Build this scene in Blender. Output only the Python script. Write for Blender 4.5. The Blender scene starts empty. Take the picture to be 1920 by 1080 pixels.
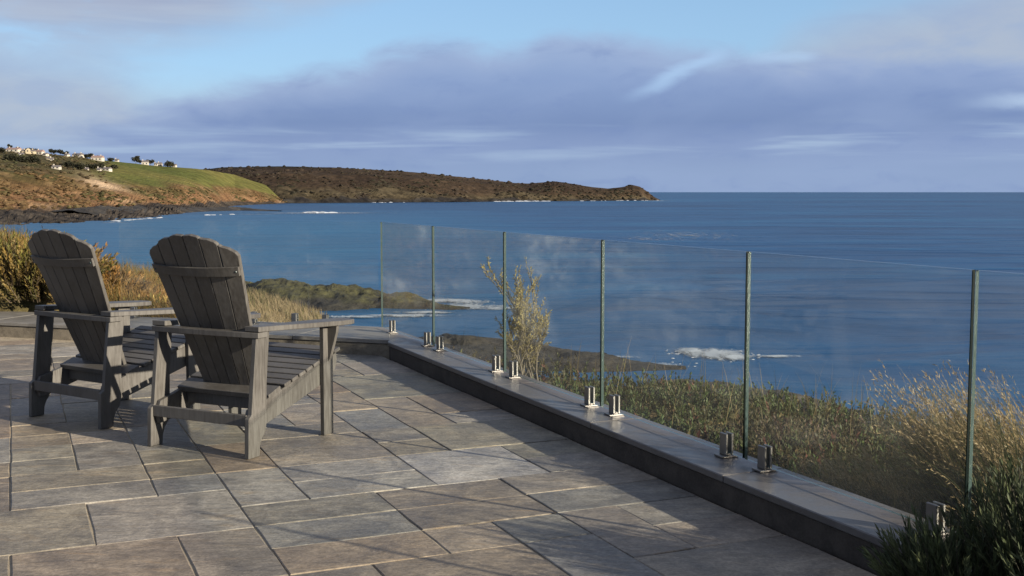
import bpy, bmesh, math, random
import numpy as np
from mathutils import Vector, Matrix

# ------------------------------------------------------------------ camera, sky, sun, exposure
scene = bpy.context.scene
COL = scene.collection
FPX, CAMZ = 2130.0, 1.32            # focal length in pixels of a 1920 wide frame, eye height above the paving
SEA = CAMZ - 14.0                   # the terrace stands about 13 m above the water
cam_d = bpy.data.cameras.new("camera")
cam = bpy.data.objects.new("camera", cam_d)
COL.objects.link(cam)
cam.location = (0, 0, CAMZ)
cam.rotation_euler = (math.radians(90) - math.atan(180 / FPX), 0, 0)
cam_d.sensor_width = 36
cam_d.lens = 36 * FPX / 1920
cam_d.clip_start = 0.05
cam_d.clip_end = 150000
scene.camera = cam

EXPOSURE = 1.3
SUN_AZ, SUN_EL = math.radians(121.5), math.radians(15)     # azimuth clockwise from the view direction (+Y)
scene.view_settings.view_transform = 'Standard'
scene.view_settings.look = 'None'
scene.view_settings.exposure = EXPOSURE
scene.view_settings.gamma = 1
scene.view_settings.use_curve_mapping = False
scene.render.engine = 'CYCLES'
scene.cycles.use_denoising = True
scene.cycles.max_bounces = 10
scene.cycles.transparent_max_bounces = 24
scene.cycles.caustics_reflective = False
scene.cycles.caustics_refractive = False

sun_d = bpy.data.lights.new("sun", 'SUN')
sun_d.energy = 5.0
sun_d.angle = math.radians(0.6)
sun_d.color = (1.0, 0.895, 0.735)
sun = bpy.data.objects.new("sun", sun_d)
COL.objects.link(sun)
sv = Vector((math.sin(SUN_AZ) * math.cos(SUN_EL), math.cos(SUN_AZ) * math.cos(SUN_EL), math.sin(SUN_EL)))
sun.rotation_euler = (-sv).to_track_quat('-Z', 'Y').to_euler()
sun.location = sv * 40


def lin(r, g, b):
    def f(c):
        c /= 255.0
        return c / 12.92 if c <= 0.04045 else ((c + 0.055) / 1.055) ** 2.4
    return (f(r), f(g), f(b), 1.0)


class G:
    """small helper for writing node graphs as expressions"""
    def __init__(self, tree):
        self.t = tree
        self.n = tree.nodes
        self.l = tree.links

    def put(self, sock, v):
        if hasattr(v, 'is_linked') or isinstance(v, bpy.types.NodeSocket):
            self.l.new(v, sock)
        elif v is not None:
            sock.default_value = v

    def math(self, op, a, b=None, c=None, clamp=False):
        m = self.n.new('ShaderNodeMath'); m.operation = op; m.use_clamp = clamp
        for i, v in enumerate((a, b, c)):
            if v is not None:
                self.put(m.inputs[i], v)
        return m.outputs[0]

    def mix(self, f, a, b, blend='MIX'):
        m = self.n.new('ShaderNodeMix'); m.data_type = 'RGBA'; m.blend_type = blend
        self.put(m.inputs[0], f); self.put(m.inputs[6], a); self.put(m.inputs[7], b)
        return m.outputs[2]

    def smooth(self, v, lo, hi, a=0.0, b=1.0):
        m = self.n.new('ShaderNodeMapRange'); m.interpolation_type = 'SMOOTHSTEP'
        self.put(m.inputs[0], v); m.inputs[1].default_value = lo; m.inputs[2].default_value = hi
        m.inputs[3].default_value = a; m.inputs[4].default_value = b
        return m.outputs[0]

    def noise(self, vec, scale, detail=4, rough=0.55, dist=0.0, out=0):
        m = self.n.new('ShaderNodeTexNoise')
        self.put(m.inputs['Vector'], vec); m.inputs['Scale'].default_value = scale
        m.inputs['Detail'].default_value = detail; m.inputs['Roughness'].default_value = rough
        m.inputs['Distortion'].default_value = dist
        return m.outputs[out]

    def mapping(self, vec, scale=(1, 1, 1), loc=(0, 0, 0), rot=(0, 0, 0)):
        m = self.n.new('ShaderNodeMapping')
        self.put(m.inputs[0], vec)
        m.inputs['Location'].default_value = loc; m.inputs['Rotation'].default_value = rot; m.inputs['Scale'].default_value = scale
        return m.outputs[0]

    def ramp(self, f, stops):
        m = self.n.new('ShaderNodeValToRGB')
        e = m.color_ramp.elements
        while len(e) < len(stops):
            e.new(0.5)
        for i, (p, c) in enumerate(stops):
            e[i].position = p; e[i].color = c if len(c) == 4 else (*c, 1)
        self.put(m.inputs[0], f)
        return m.outputs[0]

    def curve(self, f, pts):
        m = self.n.new('ShaderNodeFloatCurve')
        c = m.mapping.curves[0]
        m.mapping.extend = 'HORIZONTAL'
        while len(c.points) < len(pts):
            c.points.new(0.5, 0.5)
        for p, (x, y) in zip(c.points, pts):
            p.location = (x, y); p.handle_type = 'AUTO_CLAMPED'
        m.mapping.update()
        self.put(m.inputs['Value'], f)
        return m.outputs[0]

    def bump(self, h, strength, dist=1.0, normal=None):
        m = self.n.new('ShaderNodeBump')
        m.inputs['Strength'].default_value = strength; m.inputs['Distance'].default_value = dist
        self.put(m.inputs['Height'], h)
        if normal is not None:
            self.put(m.inputs['Normal'], normal)
        return m.outputs[0]


# ---- world: clear blue Nishita sky with a low bank of lavender grey cloud along the horizon
world = bpy.data.worlds.new("World")
scene.world = world
world.use_nodes = True
g = G(world.node_tree)
for nd in list(g.n):
    g.n.remove(nd)
sky = g.n.new('ShaderNodeTexSky')
sky.sky_type = 'NISHITA'
sky.sun_disc = False
sky.sun_elevation = SUN_EL
sky.sun_rotation = SUN_AZ
sky.altitude = 10
sky.air_density = 1.0
sky.dust_density = 0.4
sky.ozone_density = 2.0
SKY_STRENGTH = 0.125
tc = g.n.new('ShaderNodeTexCoord')
sep = g.n.new('ShaderNodeSeparateXYZ')
g.l.new(tc.outputs['Generated'], sep.inputs[0])
dx, dy, dz = sep.outputs
az = g.math('ARCTAN2', dx, dy)
el = g.math('ARCSINE', dz)


def AZ(px):
    return math.atan((px - 960) / 2137)


def EL(px, y):
    return math.atan((360 - y) / 2137 * math.cos(AZ(px)))


AR, ER = 0.8, 0.25
azn = g.math('MULTIPLY_ADD', az, 1 / (2 * AR), 0.5, clamp=True)


def edge(pts, end_y):
    """cloud edge: height (elevation) over azimuth, level beyond the listed stretch"""
    p = [(0.0, end_y / ER)] + [((AZ(x) / (2 * AR)) + 0.5, EL(x, y) / ER) for x, y in pts] + [(1.0, end_y / ER)]
    return g.math('MULTIPLY', g.curve(azn, p), ER)


skyvec = g.n.new('ShaderNodeCombineXYZ')
g.put(skyvec.inputs[0], az); g.put(skyvec.inputs[1], g.math('MULTIPLY', el, 2.6)); skyvec.inputs[2].default_value = 0.37
sv0 = skyvec.outputs[0]
n_big = g.math('SUBTRACT', g.noise(sv0, 7.0, 5, 0.5, 0.3), 0.5)
n_mid = g.math('SUBTRACT', g.noise(g.mapping(sv0, loc=(3.1, 1.7, 0)), 19.0, 6, 0.55, 0.4), 0.5)
n_str = g.math('SUBTRACT', g.noise(g.mapping(sv0, scale=(1, 5.5, 1), loc=(7.7, 0.4, 0)), 5.0, 4, 0.5, 0.3), 0.5)

blue = g.mix(1.0, sky.outputs[0], (SKY_STRENGTH * 0.98, SKY_STRENGTH * 1.09, SKY_STRENGTH * 1.30, 1), 'MULTIPLY')

# thin bright haze low in the clear part
blue = g.mix(g.smooth(el, 0.35, 0.10, 0.0, 0.6), blue, lin(163, 204, 242))

# main bank, its crest as a curve over azimuth
e1 = edge([(-250, 250), (0, 250), (200, 222), (330, 190), (500, 150), (650, 128), (740, 96), (850, 78), (950, 92), (1050, 60), (1160, 74),
           (1290, 92), (1360, 106), (1450, 106), (1490, 118), (1540, 104), (1700, 100), (1920, 112), (2200, 140)], 0.10)
d1 = g.math('ADD', g.math('SUBTRACT', e1, el), g.math('ADD', g.math('MULTIPLY', n_mid, 0.030), g.math('MULTIPLY', n_big, 0.020)))
m1 = g.smooth(d1, -0.009, 0.017)
# paler veil reaching higher on the right, and a sheet of cloud overhead on the left
e3 = edge([(-250, 60), (0, 92), (180, 120), (330, 190), (900, 190), (1380, 150), (1480, 88), (1600, 36), (1760, -10), (1920, -60), (2200, -80)], 0.13)
d3 = g.math('ADD', g.math('SUBTRACT', e3, el), g.math('ADD', g.math('MULTIPLY', n_mid, 0.03), g.math('MULTIPLY', n_big, 0.03)))
m3 = g.smooth(d3, -0.030, 0.034)
e2 = edge([(-250, 60), (0, 86), (170, 90), (320, 78), (450, 54), (600, 16), (760, -50), (900, -110), (1920, -130), (2200, -110)], 0.165)
d2 = g.math('ADD', g.math('SUBTRACT', el, e2), g.math('ADD', g.math('MULTIPLY', n_str, 0.02), g.math('MULTIPLY', n_big, 0.05)))
m2 = g.smooth(d2, -0.026, 0.036)
# broken cover higher up, out of frame, added to raise the ambient light
m2 = g.math('MULTIPLY', m2, g.smooth(g.math('ADD', n_big, g.math('MULTIPLY', n_mid, 0.5)), -0.30, 0.02))

# colours of the bank by height
bank = g.ramp(g.math('MULTIPLY', el, 5.0, clamp=True), [
    (0.0, lin(141, 163, 200)), (0.08, lin(143, 165, 202)), (0.20, lin(136, 157, 198)), (0.30, lin(121, 144, 188)),
    (0.48, lin(136, 159, 202)), (0.68, lin(156, 178, 214)), (1.0, lin(162, 180, 214))])
bank = g.mix(g.smooth(n_big, -0.16, 0.2), bank, g.mix(0.4, bank, lin(152, 173, 211)))
bank = g.mix(g.smooth(n_mid, 0.0, 0.30, 0.0, 0.5), bank, lin(118, 141, 190))
crest = g.math('MULTIPLY', g.smooth(d1, 0.04, 0.0, 0.0, 0.62), g.smooth(n_big, -0.12, 0.12, 0.45, 1.0))
bank = g.mix(crest, bank, lin(168, 186, 218))
low = g.math('MULTIPLY', g.smooth(n_str, -0.02, 0.22, 0.0, 0.9), g.smooth(g.math('ABSOLUTE', g.math('SUBTRACT', el, 0.042)), 0.022, 0.004))
bank = g.mix(low, bank, lin(170, 192, 220))
veil_c = g.mix(g.smooth(n_mid, -0.2, 0.2), lin(176, 187, 206), lin(164, 180, 208))
sheet_c = g.mix(g.smooth(n_str, -0.2, 0.2), lin(160, 168, 194), lin(176, 186, 206))

skycol = g.mix(g.math('MULTIPLY', m3, 0.9), blue, veil_c)
skycol = g.mix(g.math('MULTIPLY', m2, 0.9), skycol, sheet_c)
skycol = g.mix(g.math('MULTIPLY', m1, 0.96), skycol, bank)


def lens(p0, p1, w, amt, col, sc):
    """a thin gap in the bank where the bright sky behind shows"""
    (x0, y0), (x1, y1) = [(AZ(px), EL(px, py)) for px, py in (p0, p1)]
    L = math.hypot(x1 - x0, y1 - y0)
    ux, uy = (x1 - x0) / L, (y1 - y0) / L
    ax = g.math('SUBTRACT', az, x0); ay = g.math('SUBTRACT', el, y0)
    al = g.math('DIVIDE', g.math('ADD', g.math('MULTIPLY', ax, ux), g.math('MULTIPLY', ay, uy)), L)
    pe = g.math('SUBTRACT', g.math('MULTIPLY', ay, ux), g.math('MULTIPLY', ax, uy))
    pe = g.math('ABSOLUTE', g.math('ADD', pe, g.math('ADD', g.math('MULTIPLY', n_mid, 0.016), g.math('MULTIPLY', n_big, 0.012))))
    taper = g.math('MULTIPLY', g.smooth(al, 0.0, 0.55), g.smooth(al, 1.15, 0.85))
    k = g.math('MULTIPLY', g.math('MULTIPLY', g.smooth(pe, w * 1.3, 0.0), taper), amt)
    return g.mix(k, sc, col)


skycol = lens((1150, 200), (1350, 100), 0.0075, 0.8, lin(172, 203, 238), skycol)
skycol = lens((1760, 200), (2150, 176), 0.0068, 0.8, lin(190, 212, 238), skycol)
skycol = lens((1370, 112), (1520, 106), 0.005, 0.6, lin(178, 206, 238), skycol)
bgn = g.n.new('ShaderNodeBackground')
g.l.new(skycol, bgn.inputs[0])
bgn.inputs[1].default_value = 2 ** -EXPOSURE
wo = g.n.new('ShaderNodeOutputWorld')
g.l.new(bgn.outputs[0], wo.inputs[0])
world.cycles.sampling_method = 'MANUAL'
world.cycles.sample_map_resolution = 512

# ------------------------------------------------------------------ helpers: objects, meshes, noise
rng = np.random.default_rng(11)
random.seed(5)


def tag(o, label=None, cat=None, group=None, kind=None):
    if label: o["label"] = label
    if cat: o["category"] = cat
    if group: o["group"] = group
    if kind: o["kind"] = kind
    return o


def link(name, data, parent=None):
    o = bpy.data.objects.new(name, data)
    COL.objects.link(o)
    if parent is not None:
        o.parent = parent
    return o


def empty(name, loc=(0, 0, 0), rz=0.0):
    o = bpy.data.objects.new(name, None)
    COL.objects.link(o)
    o.location = loc
    o.rotation_euler = (0, 0, rz)
    o.empty_display_size = 0.1
    return o


def mesh_np(name, V, F, mat, cols=None, smooth=False, parent=None, mat_idx=None):
    """V (n,3), F list of equal length faces as an int array (m,k); cols (n,3) linear"""
    V = np.asarray(V, dtype=np.float32); F = np.asarray(F, dtype=np.int32)
    me = bpy.data.meshes.new(name)
    m, k = F.shape
    me.vertices.add(len(V)); me.vertices.foreach_set('co', V.ravel())
    me.loops.add(m * k); me.loops.foreach_set('vertex_index', F.ravel())
    me.polygons.add(m)
    me.polygons.foreach_set('loop_start', np.arange(0, m * k, k, dtype=np.int32))
    me.polygons.foreach_set('loop_total', np.full(m, k, dtype=np.int32))
    me.polygons.foreach_set('use_smooth', np.full(m, bool(smooth), dtype=bool))
    if cols is not None:
        a = me.color_attributes.new('tint', 'FLOAT_COLOR', 'POINT')
        c4 = np.ones((len(V), 4), dtype=np.float32); c4[:, :3] = cols
        a.data.foreach_set('color', c4.ravel())
    for mm in (mat if isinstance(mat, (list, tuple)) else [mat]):
        me.materials.append(mm)
    if mat_idx is not None:
        me.polygons.foreach_set('material_index', np.asarray(mat_idx, dtype=np.int32))
    me.update(calc_edges=True)
    return link(name, me, parent)


def bm_obj(name, bm, mats, parent=None, smooth=False):
    me = bpy.data.meshes.new(name)
    bm.normal_update()
    bm.to_mesh(me); bm.free()
    for mm in (mats if isinstance(mats, (list, tuple)) else [mats]):
        me.materials.append(mm)
    if smooth:
        for p in me.polygons: p.use_smooth = True
    return link(name, me, parent)


def prism(profile, axis, lo, hi, bevel=0.0):
    """extrude a 2D outline: axis 'x' takes (y,z), 'y' takes (x,z), 'z' takes (x,y)"""
    bm = bmesh.new()
    def P(u, v, w):
        return {'x': (w, u, v), 'y': (u, w, v), 'z': (u, v, w)}[axis]
    a = [bm.verts.new(P(u, v, lo)) for u, v in profile]
    b = [bm.verts.new(P(u, v, hi)) for u, v in profile]
    n = len(profile)
    bm.faces.new(a); bm.faces.new(b[::-1])
    for i in range(n):
        bm.faces.new((a[i], b[i], b[(i + 1) % n], a[(i + 1) % n]))
    bmesh.ops.recalc_face_normals(bm, faces=bm.faces)
    if bevel:
        bmesh.ops.bevel(bm, geom=[e for e in bm.edges], offset=bevel, segments=1, affect='EDGES', clamp_overlap=True)
    return bm


def box(x0, x1, y0, y1, z0, z1, bevel=0.0):
    return prism([(x0, y0), (x1, y0), (x1, y1), (x0, y1)], 'z', z0, z1, bevel)


def _hash(ix, iy, seed):
    h = (ix.astype(np.int64) * 374761393 + iy.astype(np.int64) * 668265263 + seed * 982451653) & 0x7fffffff
    h = ((h ^ (h >> 13)) * 1274126177) & 0x7fffffff
    h = h ^ (h >> 16)
    return (h & 0xffff) / 65535.0


def vnoise(x, y, seed=0):
    ix = np.floor(x); iy = np.floor(y)
    fx = x - ix; fy = y - iy
    fx = fx * fx * (3 - 2 * fx); fy = fy * fy * (3 - 2 * fy)
    ix = ix.astype(np.int64); iy = iy.astype(np.int64)
    a = _hash(ix, iy, seed); b = _hash(ix + 1, iy, seed); c = _hash(ix, iy + 1, seed); d = _hash(ix + 1, iy + 1, seed)
    return (a * (1 - fx) + b * fx) * (1 - fy) + (c * (1 - fx) + d * fx) * fy


def fbm(x, y, seed=0, octs=5, gain=0.5):
    s = np.zeros_like(np.asarray(x, dtype=float)); amp = 1.0; tot = 0.0
    for o in range(octs):
        s += amp * (vnoise(x * 2 ** o, y * 2 ** o, seed + o * 17) - 0.5); tot += amp; amp *= gain
    return s / tot * 2


def ridged(x, y, seed=0, octs=5):
    s = np.zeros_like(np.asarray(x, dtype=float)); amp = 1.0; tot = 0.0
    for o in range(octs):
        s += amp * (1 - np.abs(2 * vnoise(x * 2 ** o, y * 2 ** o, seed + o * 13) - 1)); tot += amp; amp *= 0.5
    return s / tot


def mixc(a, b, t):
    t = np.clip(np.asarray(t), 0, 1)[..., None]
    return np.asarray(a) * (1 - t) + np.asarray(b) * t


def grid_faces(nr, nc):
    i = np.arange(nr - 1)[:, None] * nc + np.arange(nc - 1)[None, :]
    i = i.ravel()
    return np.stack([i, i + 1, i + nc + 1, i + nc], 1)


# ------------------------------------------------------------------ materials
def new_mat(name):
    m = bpy.data.materials.new(name)
    m.use_nodes = True
    gg = G(m.node_tree)
    p = gg.n['Principled BSDF']
    return m, gg, p


def mat_tint(name, rough=0.8, noise_scale=0, noise_amt=0.25, translucent=0.0, spec=0.3, bump=0.0, bump_scale=5.0, bump_dist=0.1, gain=1.0):
    """colour from the mesh's own tint, with a little grain"""
    m, gg, p = new_mat(name)
    at_ = gg.n.new('ShaderNodeAttribute'); at_.attribute_name = 'tint'
    c = gg.mix(1.0, at_.outputs['Color'], (gain, gain, gain, 1), 'MULTIPLY')
    geo = gg.n.new('ShaderNodeNewGeometry')
    if noise_scale:
        nz = gg.noise(geo.outputs['Position'], noise_scale, 5, 0.65)
        f = gg.smooth(nz, 0.3, 0.7, 1 - noise_amt, 1 + noise_amt)
        cm = gg.n.new('ShaderNodeCombineXYZ')
        for i in range(3): gg.l.new(f, cm.inputs[i])
        c = gg.mix(1.0, c, cm.outputs[0], 'MULTIPLY')
    gg.put(p.inputs['Base Color'], c)
    p.inputs['Roughness'].default_value = rough
    p.inputs['Specular IOR Level'].default_value = spec
    if bump:
        h = gg.noise(geo.outputs['Position'], bump_scale, 6, 0.6)
        gg.put(p.inputs['Normal'], gg.bump(h, bump, bump_dist))
    if translucent:
        tr = gg.n.new('ShaderNodeBsdfTranslucent')
        gg.put(tr.inputs[0], c)
        ms = gg.n.new('ShaderNodeMixShader')
        ms.inputs[0].default_value = translucent
        gg.l.new(p.outputs[0], ms.inputs[1]); gg.l.new(tr.outputs[0], ms.inputs[2])
        out = gg.n['Material Output']
        gg.l.new(ms.outputs[0], out.inputs[0])
    return m


M_LEAF = mat_tint('leaf', 0.6, translucent=0.3, spec=0.25, gain=0.74)
M_GRASS = mat_tint('grass_blade', 0.65, translucent=0.35, spec=0.25, gain=0.78)
M_STEM = mat_tint('stem', 0.85)
M_LAND = mat_tint('far_land', 0.95, 0.09, 0.35, spec=0.05, bump=0.5, bump_scale=0.1, bump_dist=2.5, gain=0.8)
M_ROCK = mat_tint('shore_rock', 0.8, 0.9, 0.45, spec=0.3, bump=0.9, bump_scale=0.8, bump_dist=0.5, gain=0.85)
M_BANK = mat_tint('bank_soil', 0.95, 6.0, 0.4, spec=0.1, bump=0.8, bump_scale=9.0, bump_dist=0.05)
M_SCRUB = mat_tint('scrub', 0.95, 0.5, 0.35, spec=0.05, gain=0.8)


def mat_slab():
    m, gg, p = new_mat('riven_stone')
    oi = gg.n.new('ShaderNodeObjectInfo')
    geo = gg.n.new('ShaderNodeNewGeometry')
    pos = geo.outputs['Position']
    # every flag has its own grain: shift the pattern by the flag's random number
    cmb = gg.n.new('ShaderNodeCombineXYZ')
    r10 = gg.math('MULTIPLY', oi.outputs['Random'], 37.0)
    for i in range(3): gg.l.new(r10, cmb.inputs[i])
    va = gg.n.new('ShaderNodeVectorMath'); va.operation = 'ADD'
    gg.l.new(pos, va.inputs[0]); gg.l.new(cmb.outputs[0], va.inputs[1])
    v = va.outputs[0]
    base = oi.outputs['Color']
    cloudy = gg.noise(v, 3.2, 6, 0.6, 0.8)
    rot = gg.mapping(v, scale=(1.0, 4.5, 1.0), rot=(0, 0, math.radians(-12)))
    streak = gg.noise(rot, 2.6, 6, 0.62, 1.2)
    fine = gg.noise(v, 70.0, 3, 0.7)
    c = gg.mix(gg.smooth(cloudy, 0.35, 0.68), gg.mix(1.0, base, (0.72, 0.72, 0.74, 1), 'MULTIPLY'), gg.mix(1.0, base, (1.26, 1.24, 1.20, 1), 'MULTIPLY'))
    c = gg.mix(gg.smooth(streak, 0.52, 0.74, 0.0, 0.55), c, gg.mix(1.0, c, (1.34, 1.12, 0.84, 1), 'MULTIPLY'))
    c = gg.mix(gg.smooth(streak, 0.46, 0.28, 0.0, 0.5), c, gg.mix(1.0, c, (0.66, 0.70, 0.78, 1), 'MULTIPLY'))
    mott = gg.noise(gg.mapping(v, scale=(1, 1.6, 1)), 17.0, 6, 0.72, 0.6)
    f = gg.math('MULTIPLY', gg.smooth(fine, 0.3, 0.72, 0.82, 1.18), gg.smooth(mott, 0.32, 0.70, 0.80, 1.22))
    broad = gg.noise(gg.mapping(pos, loc=(1.3, 5.0, 0)), 0.8, 4, 0.6, 0.6)
    f = gg.math('MULTIPLY', f, gg.smooth(broad, 0.3, 0.7, 0.88, 1.12))
    cm = gg.n.new('ShaderNodeCombineXYZ')
    for i in range(3): gg.l.new(f, cm.inputs[i])
    c = gg.mix(1.0, c, cm.outputs[0], 'MULTIPLY')
    # blotches of lichen and water marks
    lich = gg.noise(gg.mapping(pos, loc=(4.2, 9.1, 0)), 1.7, 7, 0.7, 0.5)
    c = gg.mix(gg.smooth(lich, 0.60, 0.74, 0.0, 0.4), c, (0.10, 0.095, 0.085, 1))
    gg.put(p.inputs['Base Color'], c)
    gg.put(p.inputs['Roughness'], gg.smooth(cloudy, 0.3, 0.7, 0.50, 0.72))
    p.inputs['Specular IOR Level'].default_value = 0.25
    h = gg.math('ADD', gg.math('MULTIPLY', streak, 0.7), gg.math('ADD', gg.math('MULTIPLY', cloudy, 0.5), gg.math('MULTIPLY', fine, 0.12)))
    gg.put(p.inputs['Normal'], gg.bump(h, 0.55, 0.018))
    return m


def mat_stone(name, col, scale=6.0, rough=0.7, amt=0.3, bump=0.4, bdist=0.01, spec=0.35):
    m, gg, p = new_mat(name)
    geo = gg.n.new('ShaderNodeNewGeometry')
    pos = geo.outputs['Position']
    a = gg.noise(pos, scale, 6, 0.62, 0.5)
    b = gg.noise(pos, scale * 14, 3, 0.7)
    k = gg.math('ADD', gg.math('MULTIPLY', a, 0.7), gg.math('MULTIPLY', b, 0.3))
    c = gg.mix(gg.smooth(k, 0.34, 0.66), (*[q * (1 - amt) for q in col], 1), (*[q * (1 + amt) for q in col], 1))
    gg.put(p.inputs['Base Color'], c)
    gg.put(p.inputs['Roughness'], gg.smooth(a, 0.3, 0.7, rough - 0.1, rough + 0.1))
    p.inputs['Specular IOR Level'].default_value = spec
    gg.put(p.inputs['Normal'], gg.bump(k, bump, bdist))
    return m


def mat_wood():
    m, gg, p = new_mat('weathered_wood')
    tcn = gg.n.new('ShaderNodeTexCoord')
    oi = gg.n.new('ShaderNodeObjectInfo')
    cmb = gg.n.new('ShaderNodeCombineXYZ')
    r = gg.math('MULTIPLY', oi.outputs['Random'], 23.0)
    for i in range(3): gg.l.new(r, cmb.inputs[i])
    va = gg.n.new('ShaderNodeVectorMath'); va.operation = 'ADD'
    gg.l.new(tcn.outputs['Object'], va.inputs[0]); gg.l.new(cmb.outputs[0], va.inputs[1])
    wide = gg.noise(va.outputs[0], 3.0, 5, 0.6, 0.4)
    grain = gg.noise(gg.mapping(va.outputs[0], scale=(26, 26, 2.6)), 3.2, 5, 0.6, 0.3)
    k = gg.math('ADD', gg.math('MULTIPLY', wide, 0.5), gg.math('MULTIPLY', grain, 0.5))
    c = gg.mix(gg.smooth(k, 0.36, 0.64), (0.053, 0.048, 0.042, 1), (0.092, 0.086, 0.077, 1))
    gg.put(p.inputs['Base Color'], c)
    gg.put(p.inputs['Roughness'], gg.smooth(grain, 0.3, 0.7, 0.42, 0.62))
    p.inputs['Specular IOR Level'].default_value = 0.4
    gg.put(p.inputs['Normal'], gg.bump(grain, 0.15, 0.003))
    return m


def mat_glass():
    m, gg, p = new_mat('balustrade_glass')
    gg.n.remove(p)
    geo = gg.n.new('ShaderNodeNewGeometry')
    pos = geo.outputs['Position']
    tr = gg.n.new('ShaderNodeBsdfTransparent'); tr.inputs[0].default_value = (0.975, 0.992, 0.986, 1)
    gl = gg.n.new('ShaderNodeBsdfGlossy'); gl.inputs['Roughness'].default_value = 0.01
    fr = gg.n.new('ShaderNodeFresnel')
    gg.put(fr.inputs[0], gg.math('MULTIPLY_ADD', geo.outputs['Backfacing'], 1 / 1.48 - 1.48, 1.48))
    mx = gg.n.new('ShaderNodeMixShader')
    gg.l.new(gg.math('MULTIPLY', fr.outputs[0], 0.65), mx.inputs[0])
    gg.l.new(tr.outputs[0], mx.inputs[1]); gg.l.new(gl.outputs[0], mx.inputs[2])
    # dried salt: wiped smears and speckle
    big = gg.noise(gg.mapping(pos, scale=(0.6, 0.6, 1.0), loc=(2.3, 0.4, 1.1)), 1.5, 4, 0.55, 0.6)
    smear = gg.noise(gg.mapping(pos, scale=(0.42, 0.42, 1.0), loc=(0.7, 0.1, 0.3)), 7.0, 8, 0.72, 0.35)
    spots = gg.noise(pos, 55.0, 2, 0.6)
    sepz = gg.n.new('ShaderNodeSeparateXYZ'); gg.l.new(pos, sepz.inputs[0])
    k = gg.math('MULTIPLY', gg.smooth(big, 0.40, 0.66), gg.smooth(smear, 0.36, 0.78))
    k = gg.math('ADD', gg.math('MULTIPLY', k, 0.12), gg.math('MULTIPLY', gg.math('MULTIPLY', gg.smooth(spots, 0.62, 0.75), gg.smooth(big, 0.44, 0.62)), 0.035))
    k = gg.math('MULTIPLY', k, gg.smooth(sepz.outputs[2], 0.25, 0.65, 0.12, 1.0))
    k = gg.math('MULTIPLY', k, gg.smooth(sepz.outputs[1], 4.2, 6.6, 0.35, 1.0))
    k = gg.math('ADD', k, 0.005)
    df = gg.n.new('ShaderNodeBsdfDiffuse'); df.inputs[0].default_value = (0.8, 0.82, 0.82, 1)
    m2_ = gg.n.new('ShaderNodeMixShader')
    tl = gg.n.new('ShaderNodeBsdfTranslucent'); tl.inputs[0].default_value = (0.74, 0.78, 0.77, 1)
    fm = gg.n.new('ShaderNodeMixShader'); fm.inputs[0].default_value = 0.6
    gg.l.new(df.outputs[0], fm.inputs[1]); gg.l.new(tl.outputs[0], fm.inputs[2])
    gg.l.new(k, m2_.inputs[0]); gg.l.new(mx.outputs[0], m2_.inputs[1]); gg.l.new(fm.outputs[0], m2_.inputs[2])
    gg.l.new(m2_.outputs[0], gg.n['Material Output'].inputs[0])
    return m


def mat_plain(name, col, rough=0.5, metal=0.0, spec=0.5):
    m, gg, p = new_mat(name)
    geo = gg.n.new('ShaderNodeNewGeometry')
    nz = gg.noise(geo.outputs['Position'], 12.0, 4, 0.6)
    c = gg.mix(gg.smooth(nz, 0.3, 0.7), (*[q * 0.9 for q in col], 1), (*[min(1, q * 1.08) for q in col], 1))
    gg.put(p.inputs['Base Color'], c)
    p.inputs['Roughness'].default_value = rough
    p.inputs['Metallic'].default_value = metal
    p.inputs['Specular IOR Level'].default_value = spec
    return m


def mat_sea():
    m, gg, p = new_mat('sea_water')
    geo = gg.n.new('ShaderNodeNewGeometry')
    pos = geo.outputs['Position']
    # swell lies across the view; several sizes so that it reads near and far
    far = gg.noise(gg.mapping(pos, scale=(0.0006, 0.0028, 1), rot=(0, 0, 0.10)), 1.0, 3, 0.5, 0.3)
    wide = gg.noise(gg.mapping(pos, scale=(0.009, 0.022, 1), rot=(0, 0, -0.08)), 1.0, 3, 0.5, 0.8)
    swell = gg.noise(gg.mapping(pos, scale=(0.03, 0.075, 1), rot=(0, 0, 0.14)), 1.0, 3, 0.5, 0.9)
    patch = gg.noise(gg.mapping(pos, scale=(0.004, 0.007, 1), rot=(0, 0, 0.2)), 1.0, 3, 0.5, 1.0)
    chop = gg.noise(gg.mapping(pos, scale=(0.25, 0.9, 1), rot=(0, 0, -0.15)), 1.0, 4, 0.6, 0.4)
    k = gg.math('ADD', gg.math('MULTIPLY', wide, 0.28), gg.math('ADD', gg.math('MULTIPLY', far, 0.2), gg.math('ADD', gg.math('MULTIPLY', swell, 0.24), gg.math('MULTIPLY', patch, 0.28))))
    c = gg.ramp(gg.smooth(k, 0.32, 0.68), [(0.0, (0.0020, 0.022, 0.068, 1)), (0.5, (0.0050, 0.047, 0.126, 1)), (1.0, (0.0130, 0.088, 0.176, 1))])
    sp = gg.n.new('ShaderNodeSeparateXYZ'); gg.l.new(pos, sp.inputs[0])
    # paler water over the shallow bay on the landward side
    shallow = gg.math('MULTIPLY', gg.smooth(gg.math('ADD', sp.outputs[0], gg.math('MULTIPLY', sp.outputs[1], 0.05)), 60.0, -50.0), gg.smooth(sp.outputs[1], 1100.0, 350.0))
    c = gg.mix(gg.math('MULTIPLY', shallow, 0.7), c, (0.014, 0.094, 0.185, 1))
    gg.put(p.inputs['Base Color'], c)
    p.inputs['Roughness'].default_value = 0.32
    p.inputs['IOR'].default_value = 1.33
    p.inputs['Specular IOR Level'].default_value = 0.05
    h = gg.math('ADD', gg.math('MULTIPLY', swell, 2.4), gg.math('ADD', gg.math('MULTIPLY', chop, 0.10), gg.math('MULTIPLY', wide, 4.0)))
    gg.put(p.inputs['Normal'], gg.bump(h, 0.42, 1.5))
    return m


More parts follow.
